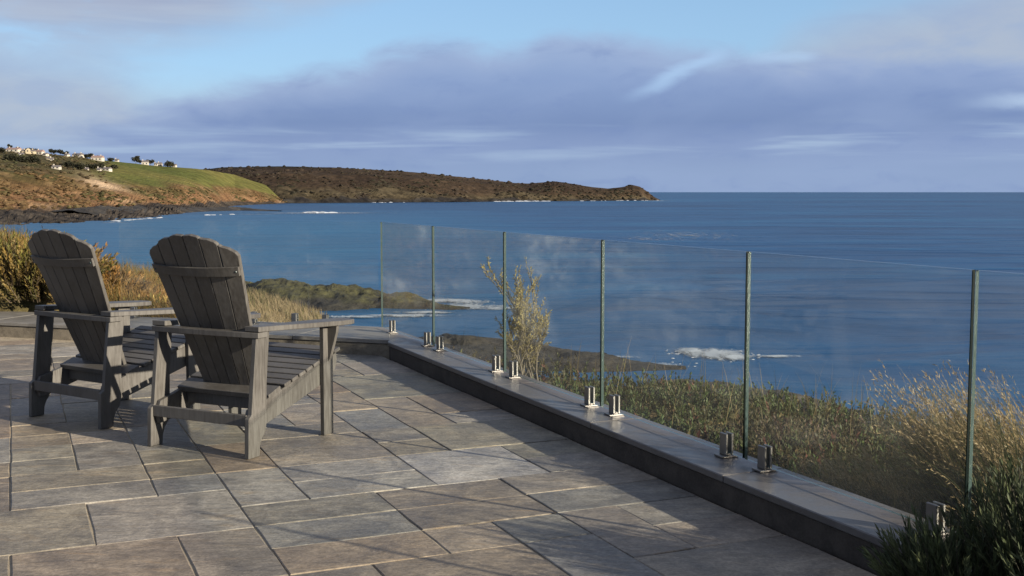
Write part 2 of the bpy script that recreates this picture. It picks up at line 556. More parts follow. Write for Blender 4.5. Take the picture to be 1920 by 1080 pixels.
def mat_foam():
    m, gg, p = new_mat('foam')
    geo = gg.n.new('ShaderNodeNewGeometry')
    pos = geo.outputs['Position']
    at_ = gg.n.new('ShaderNodeAttribute'); at_.attribute_name = 'tint'
    s2 = gg.n.new('ShaderNodeSeparateColor'); gg.l.new(at_.outputs['Color'], s2.inputs[0])
    a = gg.noise(gg.mapping(pos, scale=(0.55, 0.13, 1)), 1.0, 7, 0.7, 0.8)
    al = gg.smooth(gg.math('SUBTRACT', gg.math('ADD', a, gg.math('MULTIPLY', s2.outputs[0], 0.42)), 0.62), 0.0, 0.34)
    p.inputs['Base Color'].default_value = (0.29, 0.32, 0.345, 1)
    p.inputs['Roughness'].default_value = 0.8
    tr = gg.n.new('ShaderNodeBsdfTransparent')
    mx = gg.n.new('ShaderNodeMixShader')
    gg.l.new(al, mx.inputs[0]); gg.l.new(tr.outputs[0], mx.inputs[1]); gg.l.new(p.outputs[0], mx.inputs[2])
    gg.l.new(mx.outputs[0], gg.n['Material Output'].inputs[0])
    return m


M_SLAB = mat_slab()
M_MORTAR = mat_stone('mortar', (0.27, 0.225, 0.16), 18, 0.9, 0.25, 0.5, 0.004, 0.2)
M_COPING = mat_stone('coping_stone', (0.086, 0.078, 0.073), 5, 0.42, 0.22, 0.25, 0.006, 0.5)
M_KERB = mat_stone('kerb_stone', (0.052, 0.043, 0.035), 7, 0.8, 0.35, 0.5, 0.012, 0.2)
M_KERB_SUNLIT = mat_stone('sunlit_kerb_stone', (0.15, 0.128, 0.095), 7, 0.8, 0.35, 0.5, 0.012, 0.2)  # same stone made paler: sun on the far kerb put into its colour
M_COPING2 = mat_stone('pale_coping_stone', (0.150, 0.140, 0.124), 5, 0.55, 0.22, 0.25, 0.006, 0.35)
M_WOOD = mat_wood()
M_GLASS = mat_glass()
M_EDGE_DARK = mat_plain('deep_green_glass_edge', (0.0006, 0.0042, 0.0036), 0.45, 0, 0.06)  # near ends: dark view into the glass put into the colour
M_EDGE_SUNLIT = mat_plain('sunlit_glass_edge', (0.032, 0.052, 0.048), 0.3, 0, 0.2)  # far ends: sun caught inside the glass put into the colour
M_EDGE_TOP = mat_plain('top_glass_edge', (0.03, 0.055, 0.055), 0.2, 0, 0.4)
M_STEEL = mat_plain('brushed_steel', (0.22, 0.21, 0.195), 0.40, 1.0)
M_SEA = mat_sea()
M_FOAM = mat_foam()
M_SOIL = mat_stone('bed_soil', (0.05, 0.038, 0.026), 14, 0.95, 0.4, 0.8, 0.02, 0.1)

# ------------------------------------------------------------------ the terrace frame: a = across towards the sea, b = along the sea kerb
AL = math.radians(23.7)
NV = np.array([math.cos(AL), math.sin(AL)])
TV = np.array([-math.sin(AL), math.cos(AL)])


def W(a, b):
    q = NV * a + TV * b
    return float(q[0]), float(q[1])


BACK_P = np.array([-0.968, 9.082])                       # inner corner of the two kerbs
BD = math.radians(71)
BDIR = np.array([-math.sin(BD), math.cos(BD)])           # back kerb runs off to the left
BNRM = np.array([math.cos(BD), math.sin(BD)])            # outward


def sA(x, y): return x * NV[0] + y * NV[1] - 3.02
def sB(x, y): return (x - BACK_P[0]) * BNRM[0] + (y - BACK_P[1]) * BNRM[1]


def sstep(v, lo, hi):
    t = np.clip((v - lo) / (hi - lo), 0, 1)
    return t * t * (3 - 2 * t)


def ground(x, y):
    """height of the garden bank round the terrace"""
    x = np.asarray(x, float); y = np.asarray(y, float)
    a = sA(x, y); b = sB(x, y) - 0.79
    xi = x / np.maximum(y, 1.0)
    g0 = np.interp(xi, [-1.2, -0.449, -0.42, -0.355, -0.309, -0.225, -0.168, -0.112, 0.0], [0.75, 0.62, 0.47, 0.10, 0.0, -0.22, -0.58, -1.6, -3.2])
    zb = g0 - 0.03 * (y - 12) - 0.012 * np.maximum(0, y - 17) ** 2
    za = -0.14 - 0.075 * np.maximum(a, 0) - 0.085 * np.maximum(a - 1.8, 0) ** 1.7
    w = sstep(a, -0.6, 0.5)
    out = np.where(b > 0, zb * (1 - w) + np.minimum(zb, za) * w, za)
    ins = (a < 0) & (b < 0)
    out = np.where(ins, -0.30, out)
    near = np.maximum(np.where(a > 0, a, 0), np.where(b > 0, b, 0))
    out = np.where(~ins, out * 1.0 + (1 - sstep(near, 0, 0.5)) * np.minimum(0, -0.05), out)
    out = out + 0.06 * fbm(x * 0.9, y * 0.9, 3) * sstep(near, 0.05, 0.8)
    return np.maximum(out, SEA - 1.5)


# ------------------------------------------------------------------ sea and land
V = []
rs = [0, 25, 60, 120, 300, 800, 2500, 9000, 30000, 80000]
na = 48
V.append((0, 0, SEA))
for r in rs[1:]:
    for k in range(na):
        V.append((r * math.sin(2 * math.pi * k / na), r * math.cos(2 * math.pi * k / na), SEA))
bm = bmesh.new()
bv = [bm.verts.new(v) for v in V]
for k in range(na):
    bm.faces.new((bv[0], bv[1 + (k + 1) % na], bv[1 + k]))
for j in range(len(rs) - 2):
    o0, o1 = 1 + j * na, 1 + (j + 1) * na
    for k in range(na):
        bm.faces.new((bv[o0 + k], bv[o0 + (k + 1) % na], bv[o1 + (k + 1) % na], bv[o1 + k]))
sea = bm_obj('sea', bm, M_SEA)
for p in sea.data.polygons:
    if p.normal.z < 0: p.flip()
tag(sea, 'blue sea running out to a level horizon', kind='structure')

# garden bank: one sheet with finer cells close to the terrace
gx = np.concatenate([np.linspace(-60, -16, 30)[:-1], np.linspace(-16, 12, 150)[:-1], np.linspace(12, 60, 40)])
gy = np.concatenate([np.linspace(-12, 0, 20)[:-1], np.linspace(0, 24, 130)[:-1], np.linspace(24, 75, 40)])
GX, GY = np.meshgrid(gx, gy)
GZ = ground(GX, GY)
nz = fbm(GX * 0.5, GY * 0.5, 21)
n2 = fbm(GX * 2.3, GY * 2.3, 5)
cb = mixc((0.085, 0.060, 0.030), (0.055, 0.060, 0.022), 0.5 + nz)
cb = mixc(cb, (0.16, 0.105, 0.045), 0.35 + n2 * 0.8)
bank = mesh_np('garden_bank', np.stack([GX, GY, GZ], -1).reshape(-1, 3), grid_faces(*GX.shape), M_BANK, cb.reshape(-1, 3), True)
tag(bank, 'rough grassy bank falling from the terrace to the shore', kind='structure')


def px_of(p):
    """pixel (1920 frame) of a world point, used only to look up which slope a far house stands on"""
    th = math.atan(180 / FPX)
    v = np.asarray(p, float) - np.array([0, 0, CAMZ])
    c = v[..., 1] * math.cos(th) - v[..., 2] * math.sin(th)
    u = v[..., 1] * math.sin(th) + v[..., 2] * math.cos(th)
    return 960 + FPX * v[..., 0] / c, 540 - FPX * u / c


# far land: profiles from the water's edge to the ridge, given per bearing as height and distance
def far_land(name, bearings, keys, sub, rough, colour, seed, mat=M_LAND):
    """bearings: pixel-like bearings; keys: list of (bearing->elevation line, bearing->distance); returns grid of points"""
    bx = np.asarray(bearings, float)
    taz = (bx - 960) / 2137
    azv = np.arctan(taz)
    ceff = np.cos(np.clip(azv, -0.42, 0.42))
    Rk, Zk = [], []
    for elf, dist in keys:
        D = dist(bx)                                       # depth along the view for bearings in frame
        r = D / ceff
        Rk.append(r); Zk.append(CAMZ + (360 - elf(bx)) / 2137 * D)
    Rk = np.array(Rk); Zk = np.array(Zk)
    rows_r, rows_z, rows_s = [], [], []
    for k in range(len(keys) - 1):
        for q in range(sub[k]):
            t = q / sub[k]
            rows_r.append(Rk[k] * (1 - t) + Rk[k + 1] * t); rows_z.append(Zk[k] * (1 - t) + Zk[k + 1] * t); rows_s.append(k + t)
    rows_r.append(Rk[-1]); rows_z.append(Zk[-1]); rows_s.append(len(keys) - 1.0)
    R = np.array(rows_r); Z = np.array(rows_z); S = np.array(rows_s)[:, None] * np.ones_like(R)
    for _ in range(2):                                      # soften the creases between the slopes
        Z[1:-1] = 0.25 * Z[:-2] + 0.5 * Z[1:-1] + 0.25 * Z[2:]
    X = R * np.sin(azv); Y = R * np.cos(azv)
    Z = Z + rough(X, Y, S, seed)
    C = colour(X, Y, Z, S, bx[None, :] * np.ones_like(R))
    o = mesh_np(name, np.stack([X, Y, Z], -1).reshape(-1, 3), grid_faces(*X.shape), mat, C.reshape(-1, 3), False)
    return o, np.stack([X, Y, Z], -1), S


def it(xs, ys):
    return lambda b: np.interp(b, xs, ys)


def wl(xs, ys, dz=0.0):
    """distance at which the water's edge shows on the given line"""
    f = it(xs, ys)
    return lambda b: (14.0 + dz) * 2137 / (f(b) - 360)


# village hill on the left
hx = [-6500, -1200, -300, 0, 100, 200, 300, 380, 440, 500, 545]
yw = [470, 450, 440, 426, 420, 414, 406, 395, 386, 383, 381]
yr = [430, 415, 408, 399, 396, 391, 385, 381, 378, 378, 379]
ym = [330, 335, 352, 362, 366, 366, 366, 366, 367, 371, 378.4]
yc = [300, 305, 312, 322, 330, 341, 349, 350, 352, 361, 377.6]
yt = [240, 245, 258, 281, 289, 301, 311, 317, 327, 347, 377]
dw = wl(hx, yw)
dr = lambda b: dw(b) * 1.0 + np.interp(b, [-300, 300, 545], [120, 150, 20])
dm = lambda b: dr(b) + np.interp(b, [-300, 400, 545], [70, 60, 14])
dc = lambda b: dm(b) + np.interp(b, [-300, 400, 545], [70, 60, 14])
dt = lambda b: dc(b) + np.interp(b, [-300, 300, 545], [330, 330, 30])


def hill_rough(X, Y, S, seed):
    amp = np.interp(S, [0, 0.3, 1, 1.4, 2.6, 3.1, 3.6, 5, 6], [1.5, 2.6, 2.6, 2.0, 1.6, 0.6, 0.3, 0.3, 0.5])
    return amp * fbm(X / 26, Y / 26, seed) + amp * 0.7 * fbm(X / 7, Y / 7, seed + 5, 3)


def hill_col(X, Y, Z, S, B):
    n1 = fbm(X / 40, Y / 40, 31); n2 = fbm(X / 11, Y / 11, 32); n3 = fbm(X / 90, Y / 90, 33)
    rock = mixc((0.026, 0.022, 0.019), (0.085, 0.068, 0.050), 0.35 + n2)
    cliff = mixc((0.21, 0.125, 0.062), (0.115, 0.060, 0.028), 0.45 + n2 * 1.2)
    cliff = mixc(cliff, (0.30, 0.215, 0.135), np.clip(n1 * 2.2 - 0.35, 0, 0.8))
    scrub = mixc((0.105, 0.062, 0.026), (0.060, 0.052, 0.020), 0.5 + n1 * 1.4)
    scrub = mixc(scrub, (0.20, 0.13, 0.062), np.clip(n2 * 1.6, 0, 0.7))
    field = mixc((0.088, 0.098, 0.024), (0.135, 0.120, 0.035), 0.45 + n3 * 1.3 + n2 * 0.2)
    veg = mixc((0.052, 0.044, 0.022), (0.10, 0.082, 0.036), 0.4 + n2)
    c = mixc(rock, cliff, sstep(S + n2 * 0.25, 0.92, 1.25))
    c = mixc(c, scrub, sstep(S + n1 * 0.7, 1.75, 2.3))
    fieldm = sstep(S + 0.25 * n1, 2.85, 3.15) * sstep(B, 60, 190)
    c = mixc(c, field, fieldm)
    vill = sstep(S, 3.0, 3.4) * (1 - sstep(B, 130, 225))
    c = mixc(c, veg, vill)
    sand = np.exp(-((B - 195) / 42) ** 2 - ((S - 2.75 - (B - 195) * -0.006) / 0.28) ** 2)
    return mixc(c, (0.40, 0.285, 0.18), sand * 1.1) * np.array([0.92, 0.93, 0.95])


hb = np.concatenate([960 + 2137 * np.tan(np.radians(np.linspace(-74, -31, 60)))[:-1], np.linspace(-324, 545, 260)])
hill, HP, HS = far_land('village_hill', hb, [
    (lambda b: np.interp(b, hx, yw) + 3, lambda b: dw(b) - 4), (it(hx, yr), dr), (it(hx, ym), dm), (it(hx, yc), dc), (it(hx, yt), dt),
    (lambda b: np.interp(b, hx, yt) + 6, lambda b: dt(b) + 200), (lambda b: np.interp(b, hx, yt) + 60, lambda b: dt(b) + 500)],
    [14, 12, 12, 26, 6, 4], hill_rough, hill_col, 41)
tag(hill, 'brown coastal hill with a green field below the village', kind='structure')

# long dark headland closing the bay
kx = [360, 420, 480, 540, 640, 740, 800, 860, 920, 960, 990, 1040, 1080, 1110, 1140, 1165, 1186, 1200, 1214, 1226, 1238]
kb = [381.5, 381.3, 381.1, 381, 380.3, 379.6, 379.2, 378.8, 378.2, 377.8, 377.5, 377.2, 376.9, 376.7, 376.4, 376.2, 376, 375.9, 375.7, 375.6, 375.5]
kt = [319, 313, 311, 310.5, 314, 319, 324, 330, 337, 342, 343.5, 339.5, 345, 350, 353, 350, 346.5, 350, 359, 369, 375.2]
kd = wl(kx, kb)


def lerpk(f):
    return lambda b: np.interp(b, kx, kb) * (1 - f) + np.interp(b, kx, kt) * f


wid = lambda b: np.interp(b, [360, 900, 1100, 1238], [330, 260, 120, 12])


def head_rough(X, Y, S, seed):
    amp = np.interp(S, [0, 0.4, 1, 2, 3.4, 4, 5], [2.5, 4.5, 4.0, 3.4, 1.4, 0.5, 1.0]) * np.interp(X, [-60, 320, 420], [1, 0.8, 0.5])
    return amp * fbm(X / 45, Y / 45, seed) + 0.8 * amp * fbm(X / 13, Y / 13, seed + 5, 4)


def head_col(X, Y, Z, S, B):
    n1 = fbm(X / 70, Y / 70, 51); n2 = fbm(X / 22, Y / 16, 52); n3 = fbm(X / 130, Y / 130, 53)
    rock = mixc((0.024, 0.021, 0.020), (0.075, 0.064, 0.05), 0.35 + n2)
    grassy = mixc((0.105, 0.078, 0.038), (0.060, 0.044, 0.024), 0.5 + n2 * 1.4)
    heath = mixc((0.062, 0.040, 0.024), (0.092, 0.060, 0.034), 0.5 + n1 * 1.3 + n2 * 0.5)
    c = mixc(rock, mixc((0.145, 0.11, 0.06), grassy, 0.5 + n2), sstep(S + n2 * 0.35, 0.75, 1.15))
    c = mixc(c, heath, sstep(S + n1 * 0.9, 1.3, 2.2))
    c = mixc(c, (0.036, 0.034, 0.018), sstep(S, 3.6, 3.9) * (1 - sstep(B, 560, 640)))
    c = mixc(c, (0.135, 0.090, 0.050), sstep(S, 3.3, 3.7) * sstep(B, 600, 720) * (1 - sstep(B, 1000, 1060)) * 0.6)
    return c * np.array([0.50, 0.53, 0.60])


hb2 = np.linspace(360, 1238, 420)
head, KP, KS = far_land('headland', hb2, [
    (lambda b: np.interp(b, kx, kb) + 0.6, lambda b: kd(b) - 8), (lerpk(0.14), lambda b: kd(b) + wid(b) * 0.03), (lerpk(0.45), lambda b: kd(b) + wid(b) * 0.18),
    (lerpk(0.78), lambda b: kd(b) + wid(b) * 0.45), (lerpk(1.0), lambda b: kd(b) + wid(b)), (lerpk(0.5), lambda b: kd(b) + wid(b) * 2.4), (lerpk(-0.3), lambda b: kd(b) + wid(b) * 3.4)],
    [8, 14, 16, 16, 5, 3], head_rough, head_col, 61)
tag(head, 'long dark heath covered headland across the bay', kind='structure')

# scrub on the far slopes, one mass each
ico = bmesh.new()
bmesh.ops.create_icosphere(ico, subdivisions=1, radius=1.0)
ICO_V = np.array([v.co[:] for v in ico.verts]); ICO_F = np.array([[v.index for v in f.verts] for f in ico.faces])
ico.free()


def blobs(name, pts, rad, cols, mat, squash=0.8, jit=0.25, parent=None):
    n = len(pts)
    k = len(ICO_V)
    Vv = ICO_V[None] * (1 + rng.uniform(-jit, jit, (n, k, 1))) * np.asarray(rad)[:, None, None] * np.array([1, 1, squash])
    Vv = Vv + np.asarray(pts)[:, None, :]
    Ff = ICO_F[None] + (np.arange(n) * k)[:, None, None]
    cc = np.repeat(np.asarray(cols)[:, None, :], k, 1) * rng.uniform(0.8, 1.2, (n, k, 1))
    return mesh_np(name, Vv.reshape(-1, 3), Ff.reshape(-1, 3), mat, cc.reshape(-1, 3), False, parent)


def grid_pick(P, S, n, cond):
    out = []
    nr, nc = S.shape
    while len(out) < n:
        r = rng.uniform(0, nr - 1.001, 4000); c = rng.uniform(0, nc - 1.001, 4000)
        i = r.astype(int); j = c.astype(int); fr = (r - i)[:, None]; fc = (c - j)[:, None]
        p = (P[i, j] * (1 - fr) + P[i + 1, j] * fr) * (1 - fc) + (P[i, j + 1] * (1 - fr) + P[i + 1, j + 1] * fr) * fc
        s = S[i, j] + fr[:, 0] * (S[i + 1, j] - S[i, j])
        bx, by = px_of(p)
        ok = cond(p, s, bx)
        out.extend(np.concatenate([p[ok], s[ok, None]], 1))
    return np.array(out[:n])


q = grid_pick(HP, HS, 2000, lambda p, s, b: (s > 1.05) & (b > -900) & ((s < 2.75 + 0.2 * fbm(p[:, 0] / 30, p[:, 1] / 30, 9)) | ((b < 205) & (s < 4.05))) & (fbm(p[:, 0] / 34, p[:, 1] / 34, 77) > -0.12))
nn = fbm(q[:, 0] / 30, q[:, 1] / 30, 78)[:, None]
cc = mixc((0.098, 0.064, 0.032), (0.060, 0.054, 0.024), (0.45 + nn[:, 0] * 1.5)) * rng.uniform(0.7, 1.25, (len(q), 1))
cc = np.where((q[:, 3:4] > 3.0), cc * np.array([0.7, 0.8, 0.9]), cc)
o = blobs('hillside_scrub', q[:, :3] + np.array([0, 0, 0.5]), rng.uniform(0.7, 2.3, len(q)), cc, M_SCRUB, 0.5, 0.4)
tag(o, 'brown gorse and bracken over the village hill', 'scrub', kind='stuff')
q = grid_pick(KP, KS, 1500, lambda p, s, b: (s > 0.85) & (s < 4.02) & (fbm(p[:, 0] / 50, p[:, 1] / 50, 79) > -0.25))
nn = fbm(q[:, 0] / 60, q[:, 1] / 60, 80)
cc = mixc((0.037, 0.028, 0.021), (0.026, 0.024, 0.016), 0.5 + nn * 1.4) * rng.uniform(0.7, 1.25, (len(q), 1))
o = blobs('headland_scrub', q[:, :3] + np.array([0, 0, 0.0]), rng.uniform(1.0, 2.2, len(q)) * rng.choice([1, 1, 1.9], len(q)), cc, M_SCRUB, 0.55, 0.4)
tag(o, 'dark heath and thorn scrub over the headland', 'scrub', kind='stuff')


# rock shelves and outcrops in the water, each a mound of its own
def rock_mound(name, label, axis_pts, half, height, seed, n_along, n_across, col_a, col_b, col_top=None, rough=1.0, cat='rock outcrop'):
    """axis_pts: (x,y) spine; half/height: width and height along it"""
    ax = np.array(axis_pts, float)
    seg = np.concatenate([[0], np.cumsum(np.hypot(*np.diff(ax, axis=0).T))]) ; seg /= seg[-1]
    t = np.linspace(0, 1, n_along)
    cx = np.interp(t, seg, ax[:, 0]); cy = np.interp(t, seg, ax[:, 1])
    tx = np.gradient(cx); ty = np.gradient(cy); L = np.hypot(tx, ty); tx /= L; ty /= L
    hw = np.interp(t, np.linspace(0, 1, len(half)), half); hh = np.interp(t, np.linspace(0, 1, len(height)), height)
    v = np.linspace(-1, 1, n_across)
    wob = 1 + 0.25 * fbm(t * 9, t * 0 + seed, seed)
    X = cx[:, None] + (-ty * hw * wob)[:, None] * v; Y = cy[:, None] + (tx * hw * wob)[:, None] * v
    prof = (1 - np.abs(v) ** 1.8)
    size = max(1.0, float(np.mean(hw)))
    Z = hh[:, None] * (prof * 1.35 - 0.28)
    Z = Z + hh[:, None] * prof * rough * (0.55 * fbm(X / size * 1.6, Y / size * 1.6, seed + 1) + 0.5 * (ridged(X / size * 3.5, Y / size * 3.5, seed + 2, 5) - 0.6))
    n2 = fbm(X / size * 2.5, Y / size * 2.5, seed + 3)
    C = mixc(col_a, col_b, 0.4 + n2 * 1.2)
    if col_top is not None:
        C = mixc(C, mixc(col_top, np.array(col_top) * 0.45, 0.4 + fbm(X / size * 6, Y / size * 6, seed + 4) * 1.2), sstep(Z / hh[:, None] + n2 * 0.5, 0.45, 0.8))
    o = mesh_np(name, np.stack([X, Y, Z + SEA], -1).reshape(-1, 3), grid_faces(*X.shape), M_ROCK, C.reshape(-1, 3), False)
    return tag(o, label, cat)


def on_sea(px, y):
    D = 14.0 * 2137 / (y - 360)
    return ((px - 960) / 2137 * D, D)


rock_mound('rock_point', 'long dark rock point with olive turf behind the far glass panels', [on_sea(330, 572), on_sea(470, 570), on_sea(600, 569), on_sea(720, 571), on_sea(800, 577), on_sea(845, 580), on_sea(880, 580)],
           [16, 15, 13, 11, 7, 3.5, 0.8], [2.0, 1.95, 2.0, 2.1, 1.6, 0.9, 0.25], 101, 230, 90, (0.009, 0.008, 0.007), (0.030, 0.026, 0.017), (0.040, 0.037, 0.011), 1.5)
rock_mound('rock_shelf', 'low dark rock shelf in the surf behind the tall slender shrub', [on_sea(760, 668), on_sea(880, 664), on_sea(1000, 676), on_sea(1120, 687), on_sea(1220, 692), on_sea(1290, 693)],
           [9, 9, 8, 6, 3.2, 0.8], [1.0, 0.95, 0.85, 0.7, 0.4, 0.15], 111, 190, 64, (0.010, 0.009, 0.007), (0.032, 0.027, 0.018), None, 1.5)
rock_mound('rock_ledge', 'dark wet rock ledge just past the low bushes, half hidden by them', [on_sea(1230, 742), on_sea(1350, 752), on_sea(1480, 772), on_sea(1600, 798), on_sea(1700, 820)],
           [4, 5, 5, 4, 1.5], [0.8, 0.9, 0.8, 0.6, 0.2], 121, 110, 36, (0.022, 0.020, 0.018), (0.055, 0.048, 0.036), None, 0.9)
rock_mound('rock_spit', 'thin black rock spit running out below the green field', [on_sea(120, 408), on_sea(260, 400), on_sea(360, 396), on_sea(450, 394), on_sea(525, 396)],
           [22, 26, 22, 14, 2], [4.5, 4.2, 3.2, 2.2, 0.5], 131, 200, 26, (0.018, 0.016, 0.014), (0.055, 0.046, 0.034), None, 0.9)


# foam: thin torn sheets on the water, and low crests of breaking water
def foam_sheet(px, y, w, d, tilt=0.0, n=18, lift=0.05, amt=1.0):
    cx, cy = on_sea(px, y)
    u = np.linspace(-1, 1, n); U, Vv = np.meshgrid(u, u)
    ca, sa = math.cos(tilt), math.sin(tilt)
    X = cx + U * w * ca - Vv * d * sa; Y = cy + U * w * sa + Vv * d * ca
    m_ = np.clip(1.15 - np.sqrt(U ** 2 + Vv ** 2) * 1.15, 0, 1)
    Z = SEA + lift + 0.18 * m_ * (0.5 + fbm(X * 0.5, Y * 0.5, 7))
    C = np.stack([m_, m_, m_], -1) * amt
    return np.stack([X, Y, Z], -1).reshape(-1, 3), grid_faces(n, n), C.reshape(-1, 3)


def join_parts(parts):
    Vs, Fs, Cs, off = [], [], [], 0
    for v, f, c in parts:
        Vs.append(v); Fs.append(np.asarray(f) + off); Cs.append(c); off += len(v)
    return np.concatenate(Vs), np.concatenate(Fs), np.concatenate(Cs)


fp = [foam_sheet(1345, 668, 4.6, 5.0, 0.0), foam_sheet(1300, 663, 3.0, 3.2, 0.1), foam_sheet(1385, 674, 2.8, 3.0, -0.1), foam_sheet(1250, 690, 2.6, 2.4, amt=0.8),
      foam_sheet(1130, 672, 5, 1.2, -0.12), foam_sheet(1450, 672, 5, 0.9), foam_sheet(880, 576, 8, 5, -0.2), foam_sheet(925, 580, 7, 3, 0.0), foam_sheet(845, 566, 8, 4.5, -0.5),
      foam_sheet(740, 594, 9, 2.2, 0.04), foam_sheet(660, 597, 6, 2, 0.0), foam_sheet(800, 588, 6, 2), foam_sheet(1270, 441, 26, 60, amt=0.42), foam_sheet(1330, 440, 18, 50, amt=0.4),
      foam_sheet(1215, 447, 20, 30, amt=0.4), foam_sheet(595, 399.5, 55, 26), foam_sheet(640, 398.5, 70, 16, amt=0.5), foam_sheet(470, 402, 30, 8, amt=0.7), foam_sheet(1230, 376.5, 40, 60),
      foam_sheet(300, 410, 20, 5, amt=0.6), foam_sheet(220, 417, 18, 5, amt=0.7)]
v_, f_, c_ = join_parts(fp)
o = mesh_np('sea_foam', v_, f_, M_FOAM, c_, True)
tag(o, 'white foam drifting round the rocks', 'foam', kind='stuff')
# breakers along the headland foot and the spit: small lumpy crests
pts, rad = [], []
for b0, b1, n_, yy, r0 in [(930, 1030, 34, None, 1.0), (700, 760, 8, None, 0.7), (1080, 1240, 18, None, 0.7), (575, 625, 16, 399.5, 0.9), (190, 300, 14, 'hill', 0.5), (380, 440, 8, 'hill', 0.5)]:
    for b in rng.uniform(b0, b1, n_):
        if yy is None:
            D = float(kd(np.array([b]))[0]) - rng.uniform(9, 16)
        elif yy == 'hill':
            D = 14 * 2137 / (np.interp(b, [160, 250, 350, 440], [419, 412, 404.5, 402.0]) - 360) - rng.uniform(0, 3)
        else:
            D = 14 * 2137 / (yy - 360) + rng.uniform(-8, 8)
        pts.append(((b - 960) / 2137 * D, D, SEA + 0.1)); rad.append(r0 * rng.uniform(0.5, 1.5))
pts = np.array(pts); rad = np.array(rad)
M_SURF = mat_plain('breaking_water', (0.28, 0.30, 0.33), 0.8)
for fx, fy, wx, wy, n_ in [(1350, 669, 3.6, 2.4, 90), (1300, 664, 2.4, 1.2, 36), (1240, 690, 2.4, 1.0, 24), (900, 578, 6, 2.5, 40), (850, 567, 5, 1.5, 30), (740, 594, 6, 1.0, 26)]:
    cx, cy = on_sea(fx, fy)
    for _ in range(n_):
        pts = np.vstack([pts, [cx + rng.normal(0, wx * 0.5), cy + rng.normal(0, wy * 0.6), SEA + 0.05]]); rad = np.append(rad, rng.uniform(0.02, 0.055))
n = len(pts); k = len(ICO_V)
Vv = ICO_V[None] * (1 + rng.uniform(-0.4, 0.4, (n, k, 1))) * rad[:, None, None] * np.array([3.4, 1.0, 0.75]) + pts[:, None]
Ff = ICO_F[None] + (np.arange(n) * k)[:, None, None]
o = mesh_np('breaking_waves', Vv.reshape(-1, 3), Ff.reshape(-1, 3), M_SURF)
tag(o, 'white water breaking along the far shore', 'surf', kind='stuff')

# ------------------------------------------------------------------ terrace paving: every flag its own piece
terrace = box(-9.0, 2.70, -6.0, 13.0, -0.3, -0.0055)
terrace = bm_obj('terrace', terrace, M_MORTAR)
me = terrace.data
# cut the bed of mortar back to the line of the far kerb (still in a,b axes here), then turn it into place
bm = bmesh.new(); bm.from_mesh(me)
pl = Vector((BACK_P @ NV, BACK_P @ TV, 0)); pn = Vector((BNRM @ NV, BNRM @ TV, 0))
bmesh.ops.bisect_plane(bm, geom=bm.verts[:] + bm.edges[:] + bm.faces[:], plane_co=pl + pn * 0.2, plane_no=pn, clear_outer=True)
bmesh.ops.holes_fill(bm, edges=[e for e in bm.edges if e.is_boundary])
bm.to_mesh(me); bm.free()
terrace.rotation_euler = (0, 0, AL)
tag(terrace, 'stone flagged terrace above the sea', kind='structure')


def ga(i):
    i = float(i)
    if i > 8:
        return 2.29 + (i - 8) * (2.698 - 2.29)
    return -0.05 + 0.2955 * i if i <= 7 else 2.0185 + (i - 7) * (2.29 - 2.0185)


def gb(j): return 3.82 + 0.312 * j


I0, I1, J0, J1 = -14, 9, -12, 23
occ = {}
slabs = []


def put(i0, i1, j0, j1, col=None):
    for i in range(i0, i1):
        for j in range(j0, j1):
            if occ.get((i, j)):
                return False
    for i in range(i0, i1):
        for j in range(j0, j1):
            occ[(i, j)] = True
    slabs.append((i0, i1, j0, j1, col))
    return True


GREY, BLUE, BROWN, OLIVE, PALE, DARK, WARM = (0.215, 0.205, 0.185), (0.205, 0.200, 0.190), (0.190, 0.160, 0.128), (0.203, 0.189, 0.152), (0.315, 0.305, 0.290), (0.165, 0.156, 0.136), (0.222, 0.193, 0.156)
for s in [(0, 1, 8, 9, OLIVE), (0, 1, 7, 8, OLIVE), (0, 1, 6, 7, OLIVE), (0, 2, 5, 6, OLIVE), (0, 2, 4, 5, GREY), (1, 2, 6, 8, GREY), (2, 3, 4, 5, BLUE), (2, 3, 5, 6, OLIVE),
          (2, 3, 6, 7, OLIVE), (2, 3, 7, 9, GREY), (3, 4, 5, 7, WARM), (3, 4, 3, 5, GREY), (1, 3, 2, 4, GREY), (-1, 1, 2, 4, OLIVE), (0, 2, 0, 2, BROWN), (2, 3, 0, 2, GREY),
          (3, 5, 2, 3, DARK), (3, 5, 1, 2, GREY), (3, 5, 0, 1, WARM), (4, 6, 5, 7, GREY), (4, 6, 4, 5, BLUE), (4, 6, 3, 4, GREY), (6, 8, 3, 5, PALE), (6, 7, 5, 6, OLIVE), (6, 7, 6, 7, GREY),
          (7, 9, 5, 7, OLIVE), (8, 9, 3, 4, GREY), (8, 9, 4, 5, OLIVE), (5, 7, 2, 3, BROWN), (7, 9, 2, 3, GREY), (5, 7, 1, 2, BROWN), (5, 6, 0, 1, WARM), (6, 7, 0, 1, DARK), (7, 9, 1, 2, GREY),
          (7, 8, -1, 1, BLUE), (8, 9, 0, 1, GREY), (8, 9, -1, 0, BLUE), (3, 4, -2, 0, BROWN), (4, 6, -2, 0, WARM), (6, 7, -2, 0, BLUE), (6, 7, 7, 9, BLUE), (7, 8, 7, 10, GREY), (8, 9, 7, 8, BLUE), (4, 6, 7, 8, GREY), (3, 4, 7, 9, OLIVE)]:
    put(*s)
SIZES = [(2, 2), (2, 1), (2, 1), (1, 2), (1, 2), (3, 2), (2, 3), (1, 1), (1, 1)]
for j in range(J0, J1):
    for i in range(I0, I1):
        if occ.get((i, j)): continue
        opts = SIZES[:]
        random.shuffle(opts)
        for w_, h_ in opts + [(1, 1)]:
            if i + w_ <= I1 and j + h_ <= J1 and put(i, i + w_, j, j + h_, random.choice([GREY, GREY, BLUE, OLIVE, OLIVE, BROWN, WARM, DARK])):
                break


